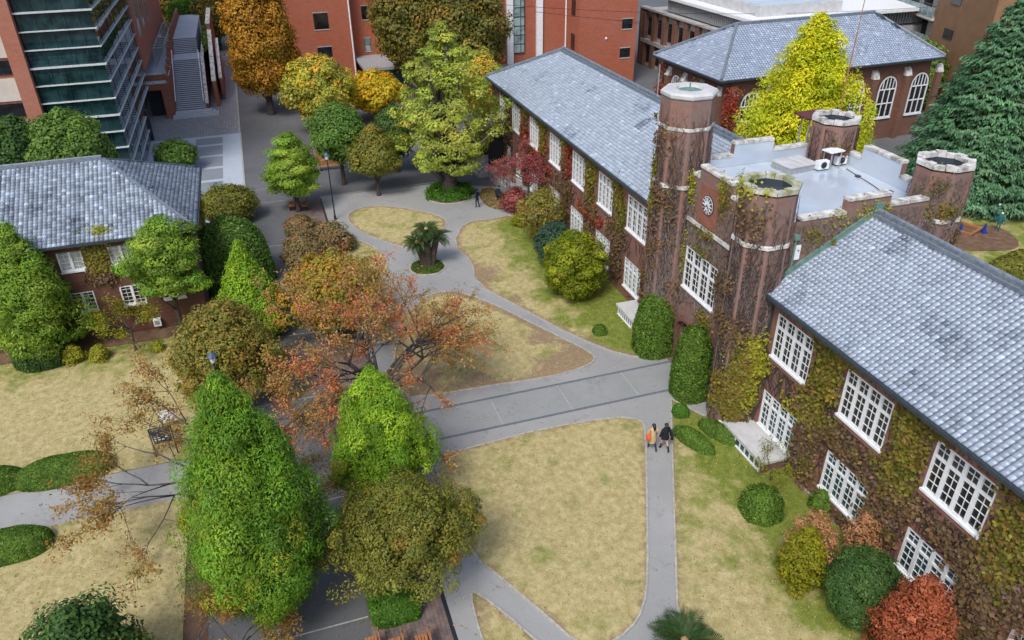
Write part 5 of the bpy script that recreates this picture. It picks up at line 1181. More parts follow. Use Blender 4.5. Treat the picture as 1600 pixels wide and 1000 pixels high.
# cedar: drooping layered boughs
def cedar(foot, top_py, rad):
    x, y = foot.x, foot.y; h = height_at(x, y, top_py); t = thing('cedar_tree', 'huge dark blue-green cedar with drooping layered boughs on the far right', 'tree')
    C = []; O = []; R = []; n = 1500
    for k in range(n):
        tt = (k+.5)/n; z = .6+(h-1.0)*(1-math.sqrt(1-tt))/1.0 if False else .5+(h-.8)*(1-(1-tt)**.55)
        f = (z/h); r = rad*(1-f)**.8*(1+.07*math.sin(z*5.2))*random.uniform(.78, 1.05); a = k*2.39996
        C.append((x+r*math.cos(a), y+r*math.sin(a), z-.10*r*.3)); O.append((math.cos(a), math.sin(a), .25)); R.append(.62*(.55+.6*(1-f))*random.uniform(.8, 1.25))
    C, O, R = np.array(C), np.array(O), np.array(R); O /= np.linalg.norm(O, axis=1, keepdims=True)
    per = 58; idx = np.repeat(np.arange(n), per); m = len(idx); o = O[idx]; side = np.stack([-o[:, 1], o[:, 0], 0*o[:, 0]], 1)
    s = RNG.uniform(-1, 1, (m, 1)); u = RNG.uniform(-1, 1, (m, 1))
    P = C[idx]+(side*s*1.15+o*u*.85)*R[idx][:, None]; P[:, 2] += R[idx]*(.22-.42*(s[:, 0]**2)-.38*np.maximum(u[:, 0], 0)**2)+RNG.normal(0, .05, m)
    T = o*.55+side*s*.5+np.array([0, 0, -.75])+RNG.normal(0, .25, (m, 3)); N = o*.6+np.array([0, 0, .8])+RNG.normal(0, .35, (m, 3))
    cc = pick(PAL['cedar'], n, .16)[idx]*.6+pick(PAL['cedar'], m, .2)*.4
    leaf_object('crown', P, N, .17*RNG.uniform(.7, 1.3, m), cc, t, .30, 'needle', T=T)
    mb = MB(); mb.tube([(x, y, 0), (x, y, h*.5), (x, y, h*.95)], [.5, .35, .06], 10); mb.build('trunk', M['bark'], t, smooth=True)
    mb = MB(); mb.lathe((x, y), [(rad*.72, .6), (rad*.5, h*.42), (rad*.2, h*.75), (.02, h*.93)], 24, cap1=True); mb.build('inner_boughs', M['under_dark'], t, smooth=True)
cedar(G(1530, 300), -48, 7.6)

# clipped bushes and hedges
P0_ = G(1026, 545); trimmed('clipped_bush', 'tall dark green clipped bush left of the arched tower door', 'bush', P0_.x, P0_.y+.25, 1.1, 1.15, height_at(P0_.x, P0_.y, 461), 'hedge', n=15000, leaf=.06, square=3)
P0_ = G(1081, 617); trimmed('clipped_bush', 'tall dark green clipped bush right of the arched tower door', 'bush', P0_.x+.2, P0_.y+.1, 1.0, .95, height_at(P0_.x, P0_.y, 520), 'hedge', n=15000, leaf=.06, square=3)
ang = math.atan2((G(1112, 705)-G(1055, 668)).y, (G(1112, 705)-G(1055, 668)).x)
for px, py, L, lab in ((1083, 692, 1.22, 'oval clipped hedge beside the path behind the two women'), (1121, 679, 1.12, 'oval clipped hedge beside the near turret, parallel to another')):
    q = G(px, py); trimmed('oval_hedge', lab, 'hedge', q.x, q.y, L, .5, .62, 'hedge', rz=ang, n=7000, leaf=.045, square=2.4)
q = G(1063, 648); trimmed('clipped_bush', 'small clipped bush at the corner of path and tower', 'bush', q.x, q.y, .42, .42, .6, 'boxgreen', n=3500, leaf=.045)
q = G(937, 521); trimmed('clipped_bush', 'small round bush alone on the lawn by the diagonal path', 'bush', q.x, q.y, .42, .42, .55, 'hedge', n=3500, leaf=.045)
q = G(1188, 800); trimmed('clipped_bush', 'round clipped bush alone on the lawn under the big ivy windows', 'bush', q.x, q.y, .88, .88, 1.25, 'hedge', n=9000, leaf=.05, rough=.07)
q = G(73, 560); trimmed('clipped_bush', 'very dark round bush in front of the left edge conifer', 'bush', q.x, q.y, 1.55, 1.5, 2.5, 'darkgreen', n=15000, leaf=.075)
q = G(104, 742); trimmed('oval_hedge', 'long oval clipped hedge above the left path', 'hedge', q.x, q.y, .92, 2.15, .95, 'hedge', n=22000, leaf=.042, rough=.02)
q = G(-14, 762); trimmed('oval_hedge', 'oval clipped hedge above the left path, cut by the picture edge', 'hedge', q.x, q.y, .85, 1.5, .92, 'hedge', n=13000, leaf=.042, rough=.02)
q = G(14, 862); trimmed('oval_hedge', 'oval clipped hedge below the left path at the picture edge', 'hedge', q.x, q.y, .9, 1.75, .95, 'hedge', n=18000, leaf=.042, rough=.02)
trimmed('box_hedge', 'square bright green box hedge round the olive tree trunk', 'hedge', 20.85, -1.68, .98, .92, .85, 'boxgreen', n=11000, leaf=.055, square=9, rough=.05)
q = G(1590, 425); trimmed('hedge', 'olive clipped hedge beyond the roof ridge at the right edge', 'hedge', q.x+.3, q.y, 1.1, 3.6, 1.1, 'olive', rz=.25, n=6000, leaf=.1)
q = G(772, 312); trimmed('hedge', 'low brown clipped mound beside the steps and the gardeners', 'hedge', q.x, q.y, 2.2, 1.0, .55, 'brownshrub', n=4500, leaf=.07)
q = G(668, 418); trimmed('bed_grass', 'low grass cushion in the round bed under the palm-like cycad', 'ground cover', q.x, q.y, 1.15, 1.15, .22, 'grassgreen', n=3500, leaf=.06)

trimmed('hedge', 'leafy green planting between the stair and its right brick wall', 'hedge', 119, 5.55, 7.5, .38, 1.3, 'midgreen', z0=4.9, n=5000, leaf=.13, square=5, rough=.15)
# cycads
def cycad(label, foot, heads, trunk_r, frond, n=34):
    t = thing('cycad', label, 'cycad'); x, y = foot.x, foot.y; mb = MB()
    for dx, dy, z in heads:
        mb.tube([(x+dx*.3, y+dy*.3, 0), (x+dx*.5, y+dy*.5, z*.4), (x+dx, y+dy, z)], [trunk_r*1.25, trunk_r, trunk_r*.85], 10)
    mb.build('trunk', M['bark'], t)
    P, N, T, S = [], [], [], []; st = MB()
    for dx, dy, z in heads:
        for k in range(n):
            a = k*2.39996+dx; el = .15+.95*random.random(); d = Vector((math.cos(a), math.sin(a), 0)); q = Vector((x+dx, y+dy, z)); L = frond*random.uniform(.8, 1.1); pts = [q.copy()]; e = el
            m = 12
            for i in range(m):
                e -= (.075+.05*random.random()); dirv = (d*math.cos(e)+Vector((0, 0, math.sin(e)))).normalized(); q = q+dirv*L/m; pts.append(q.copy())
                sd_ = d.cross(Vector((0, 0, 1))).normalized()
                for s in (-1, 1):
                    for w in (.25, .75):
                        ll = .26*L*math.sin(PI*min(1, (i+w+1.2)/(m+1.5)))+.03
                        tv = (sd_*s*.85+dirv*.5+Vector((0, 0, .12))).normalized(); P.append(q-dirv*L/m*w+tv*ll*.5); T.append(tv); N.append(dirv.cross(tv)*s*(-1)); S.append(ll*.5)
            st.tube(pts, [.012]*len(pts), 3)
    leaf_object('frond', np.array(P), np.array(N), np.array(S), pick([(3, (.03, .075, .02)), (2, (.05, .10, .025))], len(P), .12), t, .13, 'leaf', fold=0, T=np.array(T))
    st.build('frond_stalk', M['under_olive'], t)
    mb = MB()
    for dx, dy, z in heads: mb.lathe((x+dx, y+dy), [(.16, z), (.18, z+.1), (.05, z+.25)], 8)
    mb.build('crown_cone', noisy('pale cone', (.40, .30, .13), (.3, .2, .1), 6), t)
cycad('dark green cycad with several heads in a round bed among the paths', G(670, 417), [(0, 0, 2.9), (.2, -.75, 2.1), (-.1, .75, 2.0)], .27, 1.2)
cycad('dark green cycad cut by the bottom edge beside the path fork', G(1066, 1022), [(0, 0, .7)], .2, 1.45)

# ------------------------------------------------------------------ ivy and vines on the walls
def ivy(label, blobs, placer, avoid=None, leaf=.095, name='ivy'):
    "blobs: (a, z, ra, rz, n, palette) in wall coordinates; placer(a, z, out) -> point, normal"
    P, N, Cc = [], [], []
    for a, z, ra, rz_, n, pal in blobs:
        k = max(4, n//40); ca = a+RNG.normal(0, .48, k)*ra; cz = z+RNG.normal(0, .48, k)*rz_; i = RNG.integers(0, k, n); sz = .17+.22*RNG.random(k)
        aa = ca[i]+RNG.normal(0, 1, n)*sz[i]; zz = np.clip(cz[i]+RNG.normal(0, 1, n)*sz[i], .1, 14); oo = np.abs(RNG.normal(.05, .08, n))+.2*RNG.random(k)[i]**2*np.exp(-((aa-ca[i])**2+(zz-cz[i])**2)/.12)
        cc = pick(PAL[pal], k, .15)[i]*.55+pick(PAL[pal], n, .18)*.45
        for j in range(n):
            if avoid and avoid(aa[j], zz[j]) and random.random() < .965: continue
            p, nn = placer(aa[j], zz[j], oo[j]); P.append(p); N.append(nn); Cc.append(cc[j])
    P, N = np.array(P), np.array(N); N = N+RNG.normal(0, .45, N.shape)+[0, 0, .35]
    t = thing(name, label, 'ivy'); leaf_object('foliage', P, N, leaf*RNG.uniform(.6, 1.3, len(P)), np.array(Cc), t, .7, fold=.1); return t
def vines(parent, starts, placer, L=60, r=.018, name='vine_stem', step=.16, fan=.35):
    mb = MB()
    for a, z, zmax in starts:
        th = random.gauss(0, fan); pts = []
        for k in range(L):
            p, n = placer(a, z, .03); pts.append(Vector(p)); th += random.gauss(0, .22)-th*.08; a += math.sin(th)*step; z += math.cos(th)*step
            if z > zmax or z < .05: break
        if len(pts) > 3: mb.tube(pts[::1], np.linspace(r, r*.35, len(pts)), 3)
    mb.build(name, M['twig'] if random.random() < .6 else M['twig_dark'], parent)
def on_front(y): return lambda a, z, o: ((a, y+o, z), (0, 1, 0))
def winavoid(up, lo, z0=(4.80, 7.25), z1=(.72, 2.97)):
    def f(a, z):
        for xc, w in up:
            if abs(a-xc) < w/2+.02 and z0[0] < z < z0[1]: return True
        for xc, w in lo:
            if abs(a-xc) < w/2+.02 and z1[0] < z < z1[1]: return True
        return z > 7.9
    return f
bl = []
for k in range(6):
    c = 21.54-4.78*k; bl += [(c, 6.1, .58, 1.5, 1700, 'ivygreen'), (c+.1, 4.1, .9, .7, 800, 'ivygreen'), (c, 2.3, .8, 1.7, 1400, 'ivybrown'), (c-.3, 7.5, 1.3, .3, 420, 'ivygreen'), (c-.6, 3.8, 1.9, .45, 800, 'ivybrown'), (c-2.4, 3.9, 1.3, .45, 260, 'ivybrown'), (c+1, 2.0, .8, 2.0, 500, 'ivybrown'), (c-2.4, .45, 1.5, .25, 300, 'ivybrown'), (c+.2, .8, .9, .5, 350, 'ivybrown')]
bl += [(25.6, 4.6, .35, 1.2, 300, 'ivyyellow'), (11.5, 3.5, 2.2, 1.8, 1500, 'ivybrown'), (22, 3.3, 1.5, .35, 300, 'ivyyellow')]
t = ivy('thick green and brown ivy between the windows of the near wing of the hall', bl, on_front(FY), winavoid(bays_r, bays_r))
av_r = winavoid(bays_r, bays_r)
vines(t, [(random.uniform(2, 25.8), random.uniform(.1, 4.5), 7.8) for _ in range(420)], lambda a, z, o: ((a, FY+(.03 if not av_r(a, z) else -.12), z), (0, 1, 0)), L=34, r=.026)
bl = []
for k in range(6):
    c = 42.06+4.72*k; bl += [(c, 6.0, .6, 1.5, 900, 'ivygreen' if k in (0, 1, 3) else 'ivybrown'), (c, 3.9, 1.2, .8, 850, 'ivybrown'), (c, 2.2, .7, 1.5, 900, 'ivybrown'), (c+.5, 7.5, 1.4, .3, 300, 'ivygreen')]
bl += [(37.6, 3.0, .8, 2.5, 900, 'ivybrown'), (51, 5.9, .6, 1.6, 500, 'ivyred'), (57.5, 4.5, 2.4, 1.6, 1000, 'ivyred'), (61, 5.5, 1.4, 1.4, 900, 'ivyred'), (69.3, 4.6, .8, 3, 1500, 'ivybrown'), (36.6, 1.5, .5, 1.6, 400, 'ivybrown'), (47, 3.6, 2, .5, 500, 'ivyred')]
av_l = winavoid(bays_l, bays_ll)
t = ivy('brown and red ivy over the far wing of the hall up to the eaves', bl, on_front(FY), av_l, leaf=.10)
vines(t, [(random.uniform(36, 70), random.uniform(.1, 4.5), 7.8) for _ in range(160)], lambda a, z, o: ((a, FY+(.03 if not av_l(a, z) else -.12), z), (0, 1, 0)), L=26, r=.022)
def on_turret(cx, cy, r):
    def f(a, z, o):
        s = PI/4; loc = ((a+s/2-PI/8) % s)-s/2; rr = r*math.cos(PI/8)/math.cos(loc)+o
        return (cx+rr*math.cos(a), cy+rr*math.sin(a), z), (math.cos(a), math.sin(a), 0)
    return f
def scaled(f, R_): return lambda a, z, o: f(a/R_, z, o)
fr = scaled(on_turret(26.9, -20.65, 1.33), 1.33); h2 = PI/2*1.33
t = ivy('yellow-green ivy climbing the foot of the near clock tower turret', [(h2+1.25, 3.4, .45, 1.6, 1900, 'ivygreen'), (h2+.1, 2.3, .5, 1.3, 500, 'ivygreen'), (h2+1.8, 5.0, .4, .8, 350, 'ivyyellow'), (h2+.6, 5.8, .5, .4, 160, 'ivybrown'), (h2+1.2, 1.4, .6, .6, 700, 'ivygreen'), (h2, 7, 1.8, 2.5, 500, 'ivybrown'), (h2+.5, 11.6, 1.5, .8, 260, 'ivybrown'), (h2-.3, 12.75, 1.6, .08, 140, 'ivyyellow'), (h2+1.9, 3.0, .3, 1.3, 600, 'ivyyellow')], fr, leaf=.085)
vines(t, [(random.uniform(h2-2.2, h2+2.4), random.uniform(.1, 3), random.uniform(7, 12.6)) for _ in range(170)], fr, L=75, r=.03)
vines(t, [(random.uniform(h2-2.2, h2+2.4), random.uniform(.1, 7), 12) for _ in range(120)], fr, L=50, r=.022, fan=.6)
vines(t, [(random.uniform(h2-2.2, h2+2.4), random.uniform(3, 9), 12.6) for _ in range(150)], fr, L=30, r=.014, fan=.8)
fl = scaled(on_turret(34.8, -20.85, 1.45), 1.45); h3 = PI/2*1.45
t = ivy('sparse green and brown ivy clinging to the tall far turret', [(h3+.4, 10.0, .7, .8, 330, 'ivybrown'), (h3-.9, 9.9, .35, 1.5, 700, 'ivyyellow'), (h3-.6, 11, .3, .7, 250, 'ivygreen'), (h3, 5.5, 1.0, 2.2, 300, 'ivybrown'), (h3+1.6, 3, .6, 2, 380, 'ivybrown'), (h3, 13, 1.2, 1.0, 260, 'ivybrown'), (h3, 8, 1.6, 3.0, 600, 'ivybrown')], fl, leaf=.08)
vines(t, [(random.uniform(h3-2.2, h3+2.6), random.uniform(.1, 3), random.uniform(8, 14.6)) for _ in range(180)], fl, L=85, r=.03)
vines(t, [(random.uniform(h3-2.2, h3+2.6), random.uniform(.1, 9), 14) for _ in range(140)], fl, L=50, r=.022, fan=.6)
vines(t, [(random.uniform(h3-2.2, h3+2.6), random.uniform(3, 12), 14.6) for _ in range(170)], fl, L=30, r=.014, fan=.8)
def tavoid(a, z): return (abs(a-31.65) < 1.62 and 4.65 < z < 7.2) or (abs(a-31.6) < .9 and 8.9 < z) or (abs(a-32.1) < 1.1 and z < 3)
t = ivy('thin ivy strands around the clock wall and over the tower door', [(33.45, 6.3, .12, 1.3, 600, 'ivyyellow'), (33.4, 10.3, .16, .8, 300, 'ivyyellow'), (30.6, 3.9, .6, .5, 420, 'ivygreen'), (29.7, 6.4, .3, 1.2, 330, 'ivybrown'), (32.0, 8.7, 1.2, .12, 240, 'ivygreen'), (29.2, 4.8, .5, .8, 240, 'ivybrown'), (31.5, 7.4, .8, .15, 150, 'ivygreen'), (31, 11.5, 1.5, .12, 200, 'ivyyellow'), (30.2, 10.9, .2, .8, 240, 'ivygreen')], on_front(TFY), tavoid, leaf=.07)
vines(t, [(random.uniform(28.0, 33.6), random.uniform(3, 7), random.uniform(8, 11)) for _ in range(260)], lambda a, z, o: ((a, TFY+(.03 if not tavoid(a, z) else -.2), z), (0, 1, 0)), L=45, r=.022)
rr_ = scaled(on_turret(26.65, -30.0, 1.29), 1.29); h4 = PI*1.29
t = ivy('sparse green ivy and bare stems on the rear turret above the cedar lawn', [(h4-.4, 10.9, .8, .3, 260, 'ivygreen'), (h4+.8, 9.5, .5, .9, 200, 'ivybrown'), (h4-1, 12, .6, .5, 120, 'ivybrown')], rr_, leaf=.07)
vines(t, [(random.uniform(h4-2.0, h4+2.6), random.uniform(7, 10.5), 12.5) for _ in range(150)], rr_, L=34, r=.022, fan=.6)
rl_ = scaled(on_turret(34.4, -30.0, 1.29), 1.29); h5 = PI*1.29
t = ivy('bare brown stems on the small rear turret beside the maroon canopy', [(h5-.4, 11.4, .8, .5, 120, 'ivybrown')], rl_, leaf=.07)
vines(t, [(random.uniform(h5-2.4, h5+2.4), random.uniform(10.5, 11), 12.6) for _ in range(90)], rl_, L=20, r=.02, fan=.7)
side = lambda a, z, o: ((TX0-o, a, z), (-1, 0, 0))
t = ivy('bare brown vines with few leaves on the tower wall above the near roof', [(-24.5, 11.2, 1.5, .2, 200, 'ivyyellow'), (-23, 10.6, 1.2, .5, 160, 'ivygreen')], side, leaf=.07)
vines(t, [(random.uniform(-29.5, -22), random.uniform(8.6, 10.4), 11.2) for _ in range(230)], side, L=26, r=.024, fan=1.1)
# chapel ivy, red at its near corner
ca, sa = math.cos(math.radians(2)), math.sin(math.radians(2))
def chp(a, z, o):     # a along the near eave corner: negative on the tower-facing side, positive on the long side
    lx, ly, n = (.75-.45-o, -.75-a, (-1, 0, 0)) if a > 0 else (.75-a, -.75+.45+o, (0, 1, 0))
    return (61.6+lx*ca-ly*sa, -40.07+lx*sa+ly*ca, z), n
ivy('scarlet ivy on the near corner of the brick chapel', [(.6, 5.0, .7, 1.8, 1500, 'ivyred'), (-.8, 4.6, .6, 2.2, 1300, 'ivyred'), (-4, 6.2, 2.5, .8, 1200, 'ivybrown'), (-9.5, 4, 1.2, 2.4, 1600, 'ivyred'), (-6.5, 3.5, .5, 2, 700, 'ivybrown')], chp, leaf=.13)
hw_ = lambda a, z, o: ((LX-o, a, z), (-1, 0, 0))
y1, y2 = ups[0][0], ups[1][0]; 
def lavoid(a, z): return any(abs(a-y) < .68 and z0-.1 < z < z0+1.32 for y, z0 in ups+los)
t = ivy('brown and olive ivy between the upper windows of the brown house', [((y1+y2)/2, 5.4, .55, .8, 1500, 'ivygreen'), ((y1+y2)/2, 4.3, .7, .5, 600, 'ivybrown'), ((y1+y2)/2-.5, 6.7, .4, .25, 160, 'ivyyellow'), (14.0, 5, .5, 1.2, 500, 'ivybrown'), (6.0, 5.8, .5, .8, 500, 'ivybrown'), (9.5, 2.2, .3, .7, 260, 'ivygreen')], hw_, lavoid)
t = ivy('green creeper up the promenade-side corner of the brown house', [(47.5, 5.8, .8, 1.0, 600, 'ivygreen'), (52, 5.6, .9, 1.2, 500, 'ivyyellow'), (56.6, 4, .5, 2.4, 800, 'ivyyellow')], lambda a, z, o: ((a, LY-o, z), (0, -1, 0)))

# ------------------------------------------------------------------ lamps, benches, signs and small things
def lamp(label, x, y, h):
    t = thing('lamp_post', label, 'lamp post', (x, y, 0), group='lamp posts along the promenade')
    mb = MB(); mb.lathe((0, 0), [(.11, 0), (.11, .35), (.06, .45), (.05, h*.6), (.04, h-.45)], 10); mb.build('pole', M['steel'], t)
    mb = MB(); mb.lathe((0, 0), [(.10, h-.46), (.17, h-.16), (.17, h-.15)], 8, cap0=True); mb.build('lamp_glass', M['white'], t)
    mb = MB(); mb.lathe((0, 0), [(.24, h-.15), (.25, h-.11), (.10, h+.03), (.03, h+.1)], 8, cap0=True); mb.build('lamp_cap', noisy('blue-grey paint', (.06, .10, .17), (.05, .08, .13), 6, .4), t)
q = G(524, 343); hh = height_at(q.x, q.y, 240); lamp('tall lamp post with a white head beside the curving path, far end of the promenade', q.x, q.y, hh)
q = G(330, 553, hh); lamp('blue-capped lamp post half hidden between the largest conifer and the brown maple', q.x, q.y, hh)
bench_n = [0]
def bench(label, x, y, rz, L=1.5):
    t = thing('bench', label, 'bench', (x, y, 0), rz, 'wooden slatted benches')
    mb = MB()
    for k in range(4): mb.box(-L/2, L/2, -.22+k*.115, -.22+k*.115+.09, .42, .46)
    mb.build('seat', M['wood'], t); 
    mb = MB()
    for k in range(3): mb.box(-L/2, L/2, -.30-.01*k, -.27-.01*k, .52+k*.13, .62+k*.13)
    mb.build('backrest', M['wood'], t)
    for s in (-1, 1):
        mb = MB(); mb.box(s*L*.38-.03, s*L*.38+.03, -.22, .2, 0, .415); mb.box(s*L*.38-.03, s*L*.38+.03, -.34, -.30, .3, .92); mb.build('leg', M['steel'], t)
for px, py, rz, lab in ((604, 913, 0, 'wooden bench behind the box hedge under the olive tree'), (585, 1030, PI/2, 'leaf-littered wooden bench at the bottom edge, first before the box hedge'), (622, 1032, PI/2, 'wooden bench end at the bottom edge below the box hedge centre'), (664, 1026, PI/2, 'wooden bench at the bottom edge nearest the dark drain'),
                        (456, 326, 0, 'wooden bench left of the cloud-pruned tree trunk'), (476, 326, 0, 'wooden bench right of the cloud-pruned tree trunk'), (461, 355, PI/2*0, 'wooden bench beside the small brown shrub on the far strip')):
    q = G(px, py); bench(lab, q.x, q.y, 0, 1.3)
for k, (px, py) in enumerate(((512, 246), (515, 256), (518, 265))):
    q = G(px, py); bench(('back', 'middle', 'front')[k]+' one of three wooden benches in the small shaded court', q.x, q.y, PI/2, 2.6)
# map board by the left path
q = G(262, 712); t = thing('notice_board', 'dark map board on two legs half hidden by brown cherry branches', 'notice board', (q.x, q.y, 0))
mb = MB()
for s in (-.5, .5): mb.tube([(0, s, 0), (0, s, 1.75)], .035, 6)
mb.tube([(0, -.5, 1.75), (0, .5, 1.75)], .035, 6); mb.build('frame', M['steel'], t)
mb = MB(); mb.obox((0, 0, 1.25), (.02, 0, .05), (0, .42, 0), (.05, 0, -.4)); pn = mb.build('panel', M['slate'], t)
mb = MB()
for r_ in range(4):
    for c_ in range(4):
        if (r_*7+c_*5) % 4: mb.obox((-.03-.012*r_*0, .30-.17*c_, 1.46-.13*r_), (.004, 0, .0), (0, .055, 0), (0, 0, .03))
mb.build('map_print', M['white'], pn)
q = G(250, 690); t = thing('sign_board', 'white low sign panel standing behind the dark map board', 'sign', (q.x+.9, q.y-.5, 0))
mb = MB(); mb.box(-.03, .03, -.4, .4, .5, 1.2); mb.build('panel', M['white'], t)
mb = MB(); mb.box(-.02, .02, -.38, -.34, 0, .5); mb.box(-.02, .02, .34, .38, 0, .5); mb.build('leg', M['steel'], t)
# white box by the near turret
q = G(1131, 668); t = thing('white_box', 'small white utility box at the foot of the near turret', 'utility box', (q.x, q.y+.15, 0))
mb = MB(); mb.box(-.28, .22, -.22, .2, 0, .5); mb.build('cabinet', M['white'], t); mb = MB(); mb.box(-.32, .26, -.26, .24, .503, .56); mb.build('lid', M['white'], t)
# digging site under the cedar
q = G(1507, 360); t = thing('timber_frame', 'open square timber frame on the bare ground under the cedar', 'frame', (q.x, q.y, .1), .35)
for yy in (-.9, .9): mb = MB(); mb.beam((-.9, yy, .1), (.9, yy, .1), .16, .18); mb.build('beam', M['wood'], t)
for xx in (-.9, .9): mb = MB(); mb.beam((xx, -.9, .2), (xx, .9, .2), .16, .16); mb.build('cross_beam', M['wood'], t)
blue = noisy('blue plastic', (.01, .05, .30), (.008, .035, .22), 8, .4)
for k, (px, py, lab) in enumerate(((1499, 364, 'blue traffic cone left of the timber frame'), (1536, 365, 'blue traffic cone right of the timber frame'), (1546, 336, 'blue traffic cone behind the timber frame under the cedar'))):
    q = G(px, py); t = thing('traffic_cone', lab, 'traffic cone', (q.x, q.y, .1), group='blue cones round the digging site')
    mb = MB(); mb.box(-.24, .24, -.24, .24, 0, .05); mb.build('base', blue, t); mb = MB(); mb.lathe((0, 0), [(.19, .05), (.15, .2), (.05, .75)], 12); mb.build('cone', blue, t)
# utility pole and wires at the top right
q = Vector((78, -78.5, 0)); q = at_height(1492, 60, 76); t = thing('utility_pole', 'grey concrete utility pole with transformers and wires at the top right', 'utility pole', (q.x, q.y, 0))
mb = MB(); mb.tube([(0, 0, 0), (0, 0, 13)], [.2, .13], 10); mb.build('pole', M['concrete'], t)
mb = MB(); mb.beam((0, -.9, 10.2), (0, .9, 10.2), .1, .1); mb.beam((0, -.7, 8.4), (0, .7, 8.4), .1, .1); mb.build('cross_arm', M['galv'], t)
for zz in (7.2, 9.2):
    mb = MB(); mb.lathe((0, .42), [(.24, zz), (.27, zz+.1), (.27, zz+.8), (.2, zz+.9)], 12); mb.build('transformer', M['galv'], t)
for k, (z, y1_) in enumerate(((10.3, 60), (8.5, 50), (7.0, 40))):
    mb = MB(); pts = [Vector((0, 0, z))+Vector((12*u, y1_*u, 2.2*u-5*u*(1-u))) for u in np.linspace(0, 1, 12)]; mb.tube(pts, .022, 4); mb.build('wire', M['steel'], t)

# ------------------------------------------------------------------ fallen leaves and grass tufts
n = 14000; xs = RNG.uniform(6, 66, n); ys = RNG.uniform(-20, 30, n)
near = [(32, -3, 7), (21, -2, 3.5), (20, 3, 5), (34, 7, 5), (20, -20, 5), (48, -3, 4), (27, 3, 5)]
w = np.zeros(n)
for a, b, r in near: w = np.maximum(w, np.exp(-((xs-a)**2+(ys-b)**2)/(2*r*r)))
k = RNG.random(n) < .08+.8*w**1.5; xs, ys = xs[k], ys[k]
o = leaf_object('fallen_leaves', np.stack([xs, ys, np.full(len(xs), .095)], 1), np.array([[0, 0, 1.]])+RNG.normal(0, .12, (len(xs), 3)), .045*RNG.uniform(.6, 1.2, len(xs)), pick(PAL['cherrybrown']+PAL['peach'], len(xs), .25), aspect=.7)
tag(o, 'scattered brown fallen leaves on lawns and paving', 'leaves', kind='stuff')
n = 150000; xs = 12+50*RNG.random(n)**1.3; ys = RNG.uniform(-20.4, 22, n); k = np.zeros(n, bool)
lawns = [ob_ for ob_ in bpy.data.objects if ob_.name.startswith('lawn') and 'edging' not in ob_.name]
from mathutils.bvhtree import BVHTree
trees_ = [BVHTree.FromObject(l_, bpy.context.evaluated_depsgraph_get()) for l_ in lawns]
zs = np.zeros(n)
for i in range(n):
    for b_ in trees_:
        h_ = b_.ray_cast(Vector((xs[i], ys[i], 2)), Vector((0, 0, -1)))
        if h_[0] is not None: k[i] = True; zs[i] = h_[0].z; break
xs, ys, zs = xs[k], ys[k], zs[k]; m = len(xs)
o = leaf_object('grass', np.stack([xs, ys, zs+.012], 1), np.stack([RNG.normal(0, 1, m), RNG.normal(0, 1, m), RNG.uniform(.4, 1.6, m)], 1), .035*RNG.uniform(.6, 1.3, m), pick([(3, (.42, .36, .16)), (2.2, (.26, .28, .08)), (3, (.56, .48, .27)), (.7, (.15, .19, .04))], m, .22), aspect=.35)
tag(o, 'short dry grass blades on the lawns', 'grass', kind='stuff')

# ------------------------------------------------------------------ people
SKIN = mat('skin', (.52, .31, .22), .55); HAIR = mat('dark hair', (.012, .010, .010), .45)
def cloth(name, c): return noisy(name, c, tuple(x*.8 for x in c), 14, .85, bump=.3)
def skinmesh(name, verts, edges, radii, mats, assign, parent=None, sub=2):
    me = bpy.data.meshes.new(name+'_cage'); me.from_pydata(verts, edges, []); ob = bpy.data.objects.new(name, me); COL.objects.link(ob)
    ob.modifiers.new('skin', 'SKIN'); ss = me.skin_vertices[0].data
    for i, r in enumerate(radii): ss[i].radius = r if hasattr(r, '__len__') else (r, r)
    ss[0].use_root = True
    s = ob.modifiers.new('sub', 'SUBSURF'); s.levels = s.render_levels = sub
    dg = bpy.context.evaluated_depsgraph_get(); dg.update(); m2 = bpy.data.meshes.new_from_object(ob.evaluated_get(dg)); bpy.data.objects.remove(ob)
    for m_ in mats: m2.materials.append(m_)
    for p in m2.polygons: p.material_index = assign(p.center); p.use_smooth = True
    return link(name, m2, parent)
